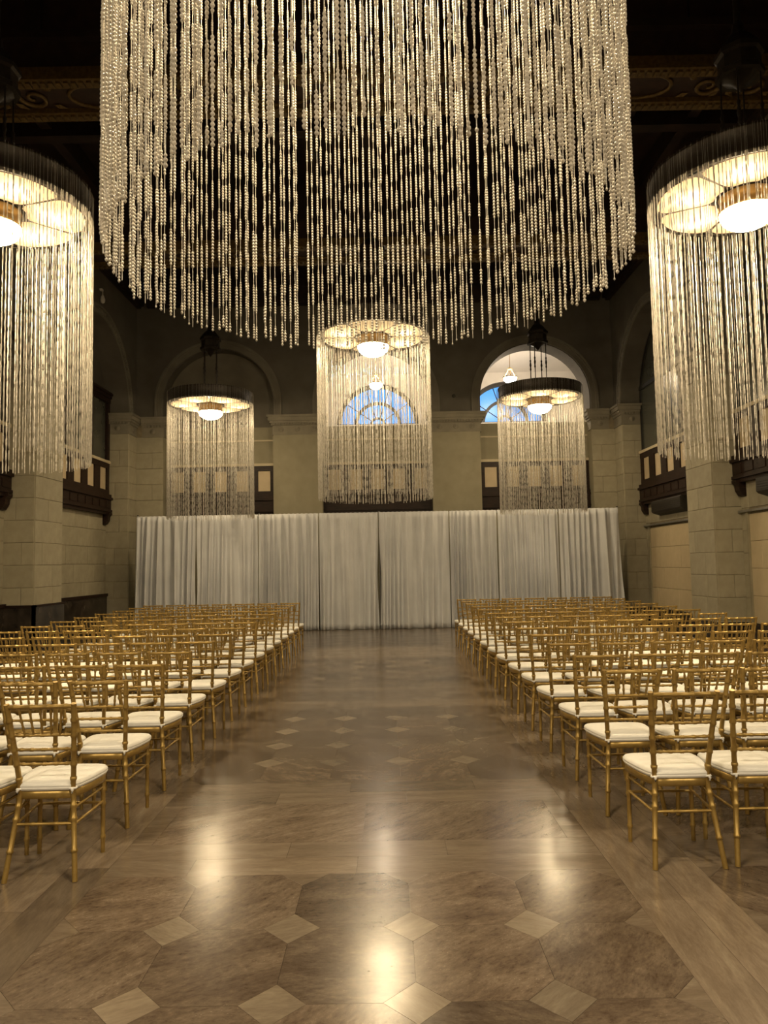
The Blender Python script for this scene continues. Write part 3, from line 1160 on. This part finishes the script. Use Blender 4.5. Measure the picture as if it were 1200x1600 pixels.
# ------------------------------------------------------------------ right wall: lighter panels for light cast on the wall, rails, heaters
for i, (a, c) in enumerate(BAYS[:2]):
    d = struct(MB().box(RR - 0.012, RR + 0.01, a + 0.22, c - 0.28, 0.001, 2.44).build('door_%d' % (i + 1), MAT['mortar']))
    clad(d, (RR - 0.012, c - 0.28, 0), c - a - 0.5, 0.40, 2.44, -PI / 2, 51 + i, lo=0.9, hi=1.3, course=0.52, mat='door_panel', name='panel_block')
    MB().box(RR - 0.06, RR, c - 0.33, c - 0.27, 0.001, 2.5).build('jamb', MAT['plaster'], d)
    MB().box(RR - 0.09, RR, a + 0.1, c - 0.02, 2.48, 2.52).build('track_rail', MAT['pipe'], d)
    lab = ['dark box shaped wall heater under the balcony beside the curtain\'s right end', 'dark box shaped wall heater at the right picture edge below the balcony'][i]
    yc = (a + c) / 2
    t = thing('wall_heater', lab, 'heater', (RR, yc, 2.7), 'wall heaters under the balconies')
    poly = [(-0.02, 0.0), (-0.2, 0.06), (-0.24, 0.1), (-0.24, 0.33), (-0.2, 0.36), (0, 0.36), (0, 0)]
    MB().prism(poly, 'y', -0.85, 0.95).build('casing', MAT['dark_plastic'], t)
    for k in range(4):
        MB().box(-0.247, -0.236, -0.8, 0.9, 0.12 + 0.045 * k, 0.135 + 0.045 * k).build('slat', MAT['bronze'], t)

# little devices high on the walls
t = thing('wall_camera', 'small dark dome camera on the end wall between two arches', 'camera', (2.1, YB - 0.002, 6.19))
MB().lathe([(0.05, 0), (0.05, 0.03), (0.02, 0.035)], 12).build('base', MAT['dark_plastic'], t).rotation_euler = (PI / 2, 0, 0)
MB().lathe([(0.04, 0.03), (0.035, 0.06), (0.02, 0.08), (0.0, 0.085)], 12).build('dome', MAT['dull_glass'], t).rotation_euler = (PI / 2, 0, 0)
t = thing('wall_speaker', 'small pale teardrop fixture high on left wall over the side arch', 'fixture', (XL + 0.002, 17.36, 8.12))
MB().box(0, 0.06, -0.05, 0.05, 0.2, 0.24).build('bracket', MAT['white_device'], t)
MB().lathe([(0.0, -0.12), (0.05, -0.09), (0.06, -0.02), (0.035, 0.06), (0.012, 0.1), (0.01, 0.21)], 12, cx=0.06).build('body', MAT['white_device'], t)

# ------------------------------------------------------------------ bead chandeliers
CH_R = 1.01
Z_BOTTOM = 2.79
Z_DISC = 5.52           # underside with the petals
Z_RIM = 5.80


def strand_profile(rnd, length, fine):
    """radius profile of a hanging string of runs of large and small crystal beads, from z=0 downwards"""
    prof = [(0.0007, 0.0), (0.0007, -0.27)]     # bare thread over the rim
    z = 0.272
    big = rnd.random() < 0.6
    while z < length:
        if big:
            n = rnd.randint(5, 14)
            d0 = rnd.choice([0.0122, 0.0135, 0.0150])
        else:
            n = rnd.randint(5, 13)
            d0 = 0.0050
        for k in range(n):
            d = d0
            if big and n > 5 and (k < 1 or k > n - 2): d = d0 * 0.78
            r = d / 2
            if fine and big:
                prof += [(r * 0.72, -(z + d * 0.16)), (r, -(z + d * 0.5)), (r * 0.72, -(z + d * 0.84)), (r * 0.22, -(z + d))]
            else:
                prof += [(r, -(z + d * 0.5)), (r * 0.25, -(z + d))]
            z += d * (1.10 if big else 1.02)
            if z > length: break
        big = not big
    prof.append((0.0003, -(z + 0.002)))
    return prof


def strand_arrays(prof, seg):
    p = np.array(prof)
    n = len(p)
    a = np.arange(seg) * 2 * PI / seg
    v = np.stack([np.outer(np.cos(a), p[:, 0]), np.outer(np.sin(a), p[:, 0]), np.tile(p[:, 1], (seg, 1))], -1).reshape(-1, 3)
    k = np.arange(seg)[:, None]
    i = np.arange(n - 1)[None, :]
    k2 = (k + 1) % seg
    q = np.stack([k * n + i, k * n + i + 1, k2 * n + i + 1, k2 * n + i], -1).reshape(-1, 4)
    return v, q


def np_mesh(name, v, q, mat, smooth=True):
    me = bpy.data.meshes.new(name)
    me.vertices.add(len(v))
    me.vertices.foreach_set('co', np.asarray(v, dtype=np.float32).ravel())
    me.loops.add(len(q) * 4)
    me.loops.foreach_set('vertex_index', np.asarray(q, dtype=np.int32).ravel())
    me.polygons.add(len(q))
    me.polygons.foreach_set('loop_start', np.arange(0, len(q) * 4, 4, dtype=np.int32))
    me.polygons.foreach_set('use_smooth', np.full(len(q), smooth))
    me.materials.append(mat)
    me.update(calc_edges=True)
    return me


SL = Z_RIM - Z_BOTTOM
rnd = random.Random(3)
fine_strands = [np_mesh('bead_strand', *strand_arrays(strand_profile(rnd, SL + rnd.uniform(-0.035, 0.015), True), 6), MAT['bead']) for _ in range(12)]
coarse = [strand_arrays(strand_profile(rnd, SL + rnd.uniform(-0.03, 0.015), False), 4) for _ in range(10)]
N_STRAND = 246


def strand_angles(rnd, n, jit=0.33):
    out = []
    for k in range(n):
        if rnd.random() < 0.04: continue
        out.append(2 * PI * (k + rnd.uniform(-jit, jit)) / n)
    return out


vs_, qs_, off = [], [], 0
for a in strand_angles(random.Random(5), 248, 0.75):
    v, q = rnd.choice(coarse)
    r = CH_R + rnd.uniform(-0.008, 0.008)
    vs_.append(v * np.array([1.25, 1.25, 1]) + np.array([r * math.cos(a), r * math.sin(a), 0]))
    qs_.append(q + off)
    off += len(v)
curtain_me = np_mesh('bead_curtain', np.concatenate(vs_), np.concatenate(qs_), MAT['bead'])


def petal_mesh():
    r0, r1 = 0.33, 0.925
    nr, na = 12, 12
    v, f = [], []
    for i in range(nr + 1):
        t = i / nr
        r = r0 + (r1 - r0) * t
        half = math.radians(28.6)
        # rounded corners: narrow near both ends
        e = 1.0
        if t > 0.78: e = 0.80 + 0.20 * math.sqrt(max(0, 1 - ((t - 0.78) / 0.22) ** 2))
        if t < 0.2: e = 0.70 + 0.30 * math.sqrt(max(0, 1 - ((0.2 - t) / 0.2) ** 2))
        for j in range(na + 1):
            s = -1 + 2 * j / na
            a = s * half * e
            rr = r
            if t > 0.5: rr = r - 0.03 * (t - 0.5) * 2 * s * s
            dip = -0.045 * (1 - s * s) * math.sin(PI * t)
            v.append((rr * math.cos(a), rr * math.sin(a), dip))
    for i in range(nr):
        for j in range(na):
            f.append((i * (na + 1) + j, i * (na + 1) + j + 1, (i + 1) * (na + 1) + j + 1, (i + 1) * (na + 1) + j))
    return MB().add(v, f, True).mesh('petal', MAT['petal'])


petal_me = petal_mesh()
bulb_light = bpy.data.lights.new('petal_bulb', 'POINT')
bulb_light.energy = BULB_POWER
bulb_light.color = (1.0, 0.80, 0.50)
bulb_light.shadow_soft_size = 0.035

CHM = {}
CHM['rim'] = MB().lathe([(0.945, 0.0), (0.975, 0.0), (0.985, 0.03), (0.975, 0.06), (0.975, 0.24), (0.988, 0.26), (0.988, 0.28), (0.30, 0.285), (0.30, 0.27), (0.95, 0.265), (0.945, 0.0)], 56, caps=False).mesh('rim', MAT['bronze'])
CHM['cover'] = MB().lathe([(0.31, 0.27), (0.31, 0.31), (0.2, 0.36), (0.0, 0.37)], 24, caps=False).mesh('cover', MAT['bronze'])
rb = MB()
for k in range(6):
    a = PI / 6 + k * PI / 3
    c, s = math.cos(a), math.sin(a)
    p = [(0.28, 0.05), (0.40, 0.028), (0.62, 0.019), (0.80, 0.024), (0.90, 0.055), (0.95, 0.075)]
    for q0, q1 in zip(p[:-1], p[1:]):
        vv = []
        for z in (0.006, 0.02):
            vv += [(q0[0] * c + q0[1] * s, q0[0] * s - q0[1] * c, z), (q1[0] * c + q1[1] * s, q1[0] * s - q1[1] * c, z), (q1[0] * c - q1[1] * s, q1[0] * s + q1[1] * c, z), (q0[0] * c - q0[1] * s, q0[0] * s + q0[1] * c, z)]
        rb.hexa(vv)
rb.lathe([(0.90, 0.006), (0.96, 0.006), (0.96, 0.02), (0.90, 0.02), (0.90, 0.006)], 48, caps=False)
rb.lathe([(0.25, 0.004), (0.36, 0.004), (0.36, 0.02), (0.25, 0.02), (0.25, 0.004)], 32, caps=False)
CHM['petal_frame'] = rb.mesh('petal_frame', MAT['bronze'])
CHM['drum'] = MB().lathe([(0.275, 0.01), (0.285, 0.0), (0.275, -0.01), (0.27, -0.14), (0.295, -0.15), (0.295, -0.17), (0.27, -0.175)], 36, caps=False).mesh('drum', MAT['brass'])
CHM['roundel'] = MB().lathe([(0.022, 0), (0.022, 0.006), (0.012, 0.01), (0, 0.01)], 8).mesh('roundel', MAT['brass'])
CHM['bowl'] = MB().lathe([(0.280 * math.cos(t), -0.172 - 0.185 * math.sin(t)) for t in [PI / 2 * i / 9 for i in range(10)]], 36, caps=False).mesh('bowl', MAT['bowl_glass'])
CHM['dim_bowl'] = CHM['bowl'].copy()
CHM['dim_bowl'].materials[0] = MAT['dim_bowl_glass']
CHM['mid_bowl'] = CHM['bowl'].copy()
CHM['mid_bowl'].materials[0] = MAT['mid_bowl_glass']
CHM['rod'] = MB().lathe([(0.011, 0.27), (0.011, 0.72), (0.022, 0.75), (0.014, 0.80), (0.026, 0.86), (0.014, 0.93), (0.022, 0.97), (0.010, 1.0), (0.010, 1.36)], 8).mesh('rod', MAT['bronze'])
hb = MB().lathe([(0.235, 1.34), (0.25, 1.34), (0.25, 1.40), (0.22, 1.42), (0.22, 1.56), (0.255, 1.58), (0.255, 1.63), (0.12, 1.80), (0.075, 1.84), (0.06, 1.95), (0.03, 1.99)], 8, smooth=False, a0=PI / 8)
CHM['crown'] = hb.mesh('crown', MAT['bronze'])
CHM['crown_drop'] = MB().lathe([(0.2, 1.345), (0.1, 1.30), (0.05, 1.24), (0.015, 1.20), (0.0, 1.17)], 10).mesh('crown_drop', MAT['bronze'])
CHM['stem'] = MB().lathe([(0.035, 1.97), (0.035, 2.4), (0.055, 2.44), (0.035, 2.48), (0.03, 3.98), (0.12, 4.0)], 10).mesh('stem', MAT['bronze'])
CHM['spider'] = MB().box(-0.5, 0.5, -0.018, 0.018, 0.275, 0.30).box(-0.018, 0.018, -0.5, 0.5, 0.275, 0.30).mesh('spider', MAT['bronze'])


def chandelier(x, y, dz, label, hero=False, turn=0.0, lit=(0, 1, 2, 3, 4, 5), dim=''):
    t = thing('bead_chandelier', label, 'chandelier', (x, y, Z_DISC + dz), 'round bead curtain chandeliers')
    for k in ('rim', 'cover', 'petal_frame', 'drum', 'bowl', 'crown', 'crown_drop', 'stem', 'spider'):
        o = link(k, CHM[dim + k if k == 'bowl' else k], t)
        if k == 'petal_frame': o.rotation_euler = (0, 0, turn)
        if k == 'bowl': o['label'] = 'glowing white glass bowl'
        if k == 'stem': o.scale = (1, 1, 1)
        if k == 'drum':
            for q in range(12):
                a = 2 * PI * q / 12
                r = link('roundel', CHM['roundel'], o, (0.272 * math.cos(a), 0.272 * math.sin(a), -0.075))
                r.rotation_euler = (0, PI / 2, a)
    for k in range(4):
        a = PI / 4 + k * PI / 2 + 0.18
        link('rod', CHM['rod'], t, (0.2 * math.cos(a), 0.2 * math.sin(a), 0))
    for k in range(6):
        o = link('petal', petal_me, t)
        a = k * PI / 3 + turn
        o.rotation_euler = (0, 0, a)
        if k in lit:
            link('petal_bulb', bulb_light, t, (0.66 * math.cos(a), 0.66 * math.sin(a), 0.075))
    top = Z_RIM - Z_DISC
    if hero:
        rn = random.Random(17)
        for a in strand_angles(rn, N_STRAND):
            r = CH_R + rn.uniform(-0.01, 0.012)
            o = link('bead_strand', rn.choice(fine_strands), t, (r * math.cos(a), r * math.sin(a), top + rn.uniform(-0.01, 0.01)))
            o.rotation_euler = (0, 0, rn.uniform(0, 6.28))
    else:
        o = link('bead_curtain', curtain_me, t, (0, 0, top))
        o.scale = (1, 1, (SL + dz) / SL)
        o.rotation_euler = (0, 0, rnd.uniform(0, 6.28))
        tag(o, kind='stuff')
    return t


chandelier(0.09, 2.92, 0.0, 'huge bead curtain chandelier hanging overhead across the top, its lamps out of view', hero=True, turn=0.3, dim='mid_')
chandelier(-4.04, 7.75, 0.0, 'large bead chandelier cut by left picture edge, warm petals lit', turn=0.25)
chandelier(4.12, 7.75, 0.0, 'large bead chandelier cut by right picture edge, white bowl glowing', turn=0.05)
chandelier(-0.01, 13.1, 0.2, 'bead chandelier hanging in the middle in front of the blue fan window', turn=PI / 6, lit=(0, 2, 3, 5), dim='mid_')
chandelier(-3.99, 17.55, 0.0, 'small looking bead chandelier above the curtain under the blind arch', turn=0.2, dim='dim_')
chandelier(3.92, 17.55, 0.0, 'small looking bead chandelier above the curtain before the arch with hanging lamp', turn=0.35, dim='dim_')

# ------------------------------------------------------------------ pendant lamps in the lobby
PM = {}
PM['bowl'] = MB().lathe([(0.21, 0.0), (0.20, -0.06), (0.15, -0.13), (0.08, -0.17), (0.0, -0.18)], 24).mesh('bowl', MAT['pendant_glass'])
PM['ring'] = MB().lathe([(0.205, -0.015), (0.225, -0.015), (0.225, 0.02), (0.205, 0.02), (0.205, -0.015)], 24, caps=False).mesh('ring', MAT['brass'])
PM['finial'] = MB().lathe([(0.03, -0.175), (0.02, -0.2), (0.012, -0.22), (0.0, -0.23)], 10).mesh('finial', MAT['brass'])
PM['crown'] = MB().lathe([(0.03, 0.24), (0.075, 0.26), (0.07, 0.29), (0.02, 0.32)], 12).mesh('crown', MAT['brass'])


def pendant(x, y, z, label, top):
    t = thing('pendant_lamp', label, 'lamp', (x, y, z), 'bowl pendants in the lobby')
    for k in PM:
        link(k, PM[k], t)
    for k in range(3):
        a = 2 * PI * k / 3 + 0.4
        pts = [(0.215 * math.cos(a), 0.215 * math.sin(a), 0.02), (0.15 * math.cos(a), 0.15 * math.sin(a), 0.12), (0.05 * math.cos(a), 0.05 * math.sin(a), 0.26)]
        MB().tube(pts, 0.012, 6).build('arm', MAT['brass'], t)
    MB().tube([(0, 0, 0.3), (0, 0, top - z)], 0.009, 6).build('chain', MAT['brass'], t)


pendant(4.14, 22.7, 7.36, 'glowing bowl lamp on a chain seen through the open arch beside the blue window', 8.79)
pendant(-0.05, 22.7, 7.24, 'glowing bowl lamp glimpsed through the middle chandelier above the fan window', 8.79)

# ------------------------------------------------------------------ pipe and drape
DY = 18.80
DZ = 2.93
POSTS = [-6.2, -3.08, 0.0, 3.07, 6.12]
lab_post = ['grey steel upright at left end of the white curtain', 'grey steel upright tip between first and second curtain sections from left',
            'grey steel upright tip at the middle gap of the white curtain', 'grey steel upright tip between third and fourth curtain sections from left', 'grey steel upright at right end of the white curtain']
for x, lab in zip(POSTS, lab_post):
    t = thing('drape_upright', lab, 'stand', (x, DY + 0.157, 0), 'uprights that carry the curtain')
    MB().lathe([(0.019, 0.006), (0.019, 2.98)], 10).build('pole', MAT['pipe'], t)
    MB().lathe([(0.022, 2.98), (0.022, 3.0), (0.0, 3.005)], 10).build('cap', MAT['dark_plastic'], t)
    MB().box(-0.2, 0.2, -0.03, 0.3, 0.001, 0.008).build('base_plate', MAT['pipe'], t)

def drape(x0, x1, seed, label, flare0=0.0, flare1=0.0, wide=1.0, slit0=0.0, slit1=0.0):
    rn = random.Random(seed)
    w = x1 - x0
    nx, nz = int(w / 0.0125), 20
    ph = [rn.uniform(0, 6.28) for _ in range(8)]
    f1 = rn.uniform(7.5, 9.5) * wide
    f2 = rn.uniform(3.6, 4.8) * wide
    f3 = rn.uniform(14, 17)
    v = []
    for j in range(nz + 1):
        t = j / nz                      # 0 top, 1 bottom
        z = DZ - t * (DZ - 0.006)
        for i in range(nx + 1):
            s = i / nx
            x = x0 + w * s
            x += (flare0 * (1 - s) + flare1 * s) * t ** 1.5
            bow = math.sin(PI * min(1, max(0, (t - 0.18) / 0.8))) ** 1.5
            x += bow * (slit0 * max(0, 1 - s * 5) - slit1 * max(0, 1 - (1 - s) * 5))
            warp = 0.10 * math.sin(2.1 * x + ph[5]) + 0.05 * math.sin(5.3 * x + ph[6] + t)
            a = 0.026 + 0.055 * min(1, t * 1.6)
            y = a * math.sin(2 * PI * f1 / 1.55 * (x + warp) + ph[0] + 0.5 * t)
            y += (0.014 + 0.045 * t) * math.sin(2 * PI * f2 / 1.55 * (x + warp) + ph[1] - 0.6 * t)
            y += 0.010 * (1 - 0.6 * t) * math.sin(2 * PI * f3 / 1.55 * x + ph[2])
            # sharpen folds: flat lit crowns with tight valleys
            y = y - 0.35 * abs(y)
            if t > 0.97:
                y -= 0.03 * (0.6 + 0.4 * math.sin(9 * x + ph[3]))
            e = min(1.0, min(s, 1 - s) * 14)
            y = y * (0.35 + 0.65 * e)
            if t < 0.03: y = y * 0.6
            v.append((x, DY - 0.02 + y, z))
    f = []
    for j in range(nz):
        for i in range(nx):
            a = j * (nx + 1) + i
            f.append((a, a + nx + 1, a + nx + 2, a + 1))
    t_ = thing('draped_curtain', label, 'curtain', (0, 0, 0), 'white curtain panels')
    o = MB().add(v, f, True).build('cloth', MAT['drape'], t_)
    sd = o.modifiers.new('thickness', 'SOLIDIFY')
    sd.thickness = 0.004
    # rod pocket at the top
    pk = MB()
    n = int(w / 0.03)
    pts, rad = [], []
    for i in range(n + 1):
        pts.append((x0 + w * i / n, DY + 0.065, DZ - 0.012))
        rad.append(0.040 + 0.004 * math.sin(i * 1.7 + ph[4]))
    pk.tube(pts, rad, 8)
    pk.build('rod_pocket', MAT['drape'], t_)
    MB().tube([(x0 + 0.004, DY + 0.124, DZ - 0.012), (x1 - 0.004, DY + 0.124, DZ - 0.012)], 0.011, 8).build('hanging_rod', MAT['pipe'], t_)
    return t_


edges = [-6.18, -4.66, -3.08, -1.54, -0.02, 1.78, 3.0, 4.56, 6.10]
dl = ['leftmost white curtain panel next to the stone corner', 'white curtain panel second from left, beside a narrow dark slit',
      'white curtain panel third from left, behind the left chairs\' aisle end', 'white curtain panel reaching the floor just left of the middle slit',
      'white curtain panel reaching the floor just right of the middle slit', 'white curtain panel third from right, behind the right chairs\' aisle end',
      'white curtain panel second from right', 'rightmost white curtain panel with its edge flaring out at the bottom']
for i in range(8):
    drape(edges[i] + 0.012, edges[i + 1] - 0.012, 60 + i, dl[i], -0.06 if i == 0 else 0.0, 0.10 if i == 7 else 0.0, [1.2, 1.0, 1.0, 0.72, 0.66, 1.3, 1.15, 1.1][i],
          {4: 0.035, 1: 0.03}.get(i, 0.0), {3: 0.03, 0: 0.02}.get(i, 0.0))

# ------------------------------------------------------------------ gilt ballroom chairs
def bamboo(pts, r, rings, taper=1.0, seg=8):
    """turned stick along a polyline with bamboo rings at the given fractions"""
    P = [Vector(p) for p in pts]
    seglen = [(b - a).length for a, b in zip(P[:-1], P[1:])]
    tot = sum(seglen)
    def at(t):
        d = t * tot
        for a, b, l in zip(P[:-1], P[1:], seglen):
            if d <= l + 1e-9: return a.lerp(b, d / l)
            d -= l
        return P[-1]
    ts = {0.0: 1.0, 1.0: 1.0}
    acc = 0
    for l in seglen[:-1]:
        acc += l
        ts[acc / tot] = 1.0
    e = 0.008 / tot
    for q in rings:
        ts[q - 1.6 * e] = 1.0
        ts[q - 0.6 * e] = 1.28
        ts[q + 0.6 * e] = 1.28
        ts[q + 1.6 * e] = 1.0
    keys = sorted(k for k in ts if 0 <= k <= 1)
    pp = [at(k) for k in keys]
    rr = [r * ts[k] * (1 + (taper - 1) * k) for k in keys]
    return MB().tube(pp, rr, seg)


def xs_at(z):
    """half spacing of the back posts at height z"""
    if z < 0.44: return 0.184 - (0.184 - 0.139) * z / 0.44
    return 0.139 + (0.177 - 0.139) * (z - 0.44) / 0.48


def ys_at(z):
    """the back posts rake backwards above and below the seat"""
    if z < 0.44: return 0.0 + 0.075 * min(1, z / 0.40)
    return 0.075 - 0.095 * ((z - 0.44) / 0.48) ** 1.25


GP = MAT['gold_paint']
CM = {}


def post(s):
    zs = [0.0, 0.14, 0.28, 0.40, 0.44, 0.52, 0.62, 0.72, 0.82, 0.92]
    pts = [(s * xs_at(z), ys_at(z), z) for z in zs]
    return bamboo(pts, 0.0148, [0.16, 0.33, 0.40, 0.555, 0.64, 0.725, 0.81, 0.90], 1.0)


for s, k in ((-1, 'L'), (1, 'R')):
    CM['back_post' + k] = post(s).mesh('back_post', GP)
    CM['front_leg' + k] = bamboo([(s * 0.182, 0.40, 0.0), (s * 0.180, 0.40, 0.44)], 0.0125, [0.2, 0.62, 0.80], 1.1).mesh('front_leg', GP)


def hbar(z, r, rings, dz=0.0, w=None):
    x = xs_at(z) if w is None else w
    return bamboo([(-x, ys_at(z), z), (0, ys_at(z) - 0.008, z + dz), (x, ys_at(z), z)], r, rings, 1.0, 7)


RINGS = [0.12, 0.3, 0.5, 0.7, 0.88]
CM['top_rail'] = hbar(0.905, 0.0118, [0.12, 0.37, 0.63, 0.88]).mesh('top_rail', GP)
CM['rail_a'] = hbar(0.750, 0.0082, RINGS).mesh('back_rail', GP)
CM['rail_b'] = hbar(0.672, 0.0082, RINGS).mesh('back_rail', GP)
CM['rail_c'] = hbar(0.592, 0.0082, RINGS).mesh('back_rail', GP)
for k in range(5):
    u = -0.66 + 0.33 * k
    za, zb = 0.750, 0.905
    CM['spindle%d' % k] = bamboo([(u * xs_at(za) * 0.86, ys_at(za) - 0.006, za), (u * xs_at(zb) * 0.98, ys_at(zb) - 0.006, zb)], 0.0065, [0.25, 0.5, 0.78], 1.0, 6).mesh('spindle', GP)
for s, k in ((-1, 'L'), (1, 'R')):
    for z, q in ((0.355, 'u'), (0.275, 'd')):
        CM['side' + k + q] = bamboo([(s * xs_at(z), ys_at(z), z), (s * 0.181, 0.40, z + 0.012)], 0.0078, [0.3, 0.7], 1.0, 6).mesh('side_stretcher', GP)
CM['back_str'] = bamboo([(-xs_at(0.28), ys_at(0.28), 0.28), (xs_at(0.28), ys_at(0.28), 0.28)], 0.0082, [0.3, 0.7], 1.0, 6).mesh('back_stretcher', GP)
for z, q in ((0.365, 'u'), (0.28, 'd')):
    CM['front' + q] = bamboo([(-0.181, 0.40, z), (0.181, 0.40, z)], 0.0078, [0.3, 0.7], 1.0, 6).mesh('front_stretcher', GP)


def seat_outline(g_, n=5):
    """rounded trapezoid: narrow at the back posts, bowed towards the front"""
    pts = [(-0.138, 0.060), (0.138, 0.060)]
    right = [(0.165, 0.12), (0.190, 0.22), (0.204, 0.32), (0.205, 0.37)]
    corner = [(0.200, 0.40), (0.183, 0.425), (0.15, 0.437)]
    front = [(0.08, 0.443), (0.0, 0.445)]
    half = right + corner + front
    poly = [(-0.13, 0.062), (-0.06, 0.060), (0.06, 0.060), (0.13, 0.062)] + half + [(-x, y) for x, y in half[::-1][1:]]
    cx, cy = 0.0, 0.25
    return [(cx + (x - cx) * g_, cy + (y - cy) * g_) for x, y in poly]


def loft(rings, name, mat, smooth=True, bottom=True):
    b = MB()
    n = len(rings[0][0])
    v = []
    for poly, z in rings:
        v += [(x, y, z if not callable(z) else z(x, y)) for x, y in poly]
    f = []
    for i in range(len(rings) - 1):
        for k in range(n):
            k2 = (k + 1) % n
            f.append((i * n + k, i * n + k2, (i + 1) * n + k2, (i + 1) * n + k))
    b.add(v, f, smooth)
    if bottom:
        b.add(v[:n], [tuple(range(n))[::-1]])
    b.add(v[-n:], [tuple(range(n))], smooth)
    return b.mesh(name, mat)


CM['seat_frame'] = loft([(seat_outline(0.955), 0.405), (seat_outline(0.985), 0.408), (seat_outline(0.985), 0.443), (seat_outline(0.96), 0.446)], 'seat_frame', GP)
CM['cushion'] = loft([(seat_outline(0.97), 0.447), (seat_outline(1.01), 0.452), (seat_outline(1.03), 0.460), (seat_outline(1.035), 0.466), (seat_outline(1.015), 0.4685), (seat_outline(1.035), 0.471), (seat_outline(1.03), 0.478), (seat_outline(1.0), 0.487), (seat_outline(0.95), 0.492), (seat_outline(0.78), 0.497), (seat_outline(0.4), 0.501)], 'cushion', MAT['cushion'])
for s, k in ((-1, 'L'), (1, 'R')):
    x, y = s * xs_at(0.462), ys_at(0.462)
    pts = [(x + 0.017 * math.cos(2 * PI * i / 10), y + 0.017 * math.sin(2 * PI * i / 10), 0.458 + 0.003 * math.sin(i)) for i in range(10)]
    tb = MB().tube(pts, 0.0065, 5, closed=True)
    tb.tube([(x, y - 0.018, 0.462), (x + s * 0.006, y - 0.024, 0.45), (x + s * 0.004, y - 0.022, 0.437)], [0.009, 0.007, 0.005], 5)
    CM['tie' + k] = tb.mesh('cushion_tie', MAT['cushion'])


def join_meshes(keys, name):
    b = MB()
    for k in keys:
        me = CM[k]
        b.add([tuple(v.co) for v in me.vertices], [tuple(p.vertices) for p in me.polygons], True)
    return b.mesh(name, GP)


CM['far_back'] = join_meshes(['top_rail', 'rail_a', 'rail_b', 'rail_c'] + ['spindle%d' % k for k in range(5)], 'backrest')
CM['far_under'] = join_meshes(['sideLu', 'sideLd', 'sideRu', 'sideRd', 'back_str', 'frontu', 'frontd'], 'stretcher_set')

FULL = ['seat_frame', 'back_postL', 'back_postR', 'front_legL', 'front_legR', 'top_rail', 'rail_a', 'rail_b', 'rail_c'] + ['spindle%d' % k for k in range(5)] + ['sideLu', 'sideLd', 'sideRu', 'sideRd', 'back_str', 'frontu', 'frontd']
FAR = ['seat_frame', 'back_postL', 'back_postR', 'front_legL', 'front_legR', 'far_back', 'far_under']
ORD = ['first', 'second', 'third', 'fourth', 'fifth', 'sixth', 'seventh', 'eighth', 'ninth', 'tenth', 'eleventh', 'twelfth', 'thirteenth', 'fourteenth']


def chair(x, y, rz, label, group, full):
    t = thing('ballroom_chair', label, 'chair', (x, y, 0.0), group, rz)
    for k in (FULL if full else FAR):
        link(CM[k].name.split('.')[0], CM[k], t)
    cu = link('cushion', CM['cushion'], t)
    cu['label'] = 'white padded seat cushion'
    if full:
        for k in 'LR':
            link('cushion_tie', CM['tie' + k], cu)


rc = random.Random(23)
for s, side_name, y_first, pitch in ((-1, 'left', 3.96, 0.795), (1, 'right', 4.0, 0.805)):
    for r in range(14):
        y = y_first + r * pitch
        for c in range(7):
            x = s * (1.70 + c * 0.440 + rc.uniform(-0.003, 0.003))
            yy = y + rc.uniform(-0.02, 0.02)
            rz = rc.uniform(-0.012, 0.012)
            # outside the frame: the photograph shows nothing of it
            vis = abs((x - s * 0.24) - CAM_X) / (yy + 0.45) * 1155 < 606
            if not vis:
                continue
            where = ORD[c] + ' from the aisle' if c else 'at the aisle'
            rowtxt = 'front row nearest the camera' if r == 0 else ('last row by the curtain' if r == 13 else ORD[r] + ' row from the camera')
            lab = 'gold chair, white cushion, %s block, %s, %s' % (side_name, rowtxt, where)
            chair(x, yy, rz, lab, 'gold chairs of the %s block' % side_name, r < 7)
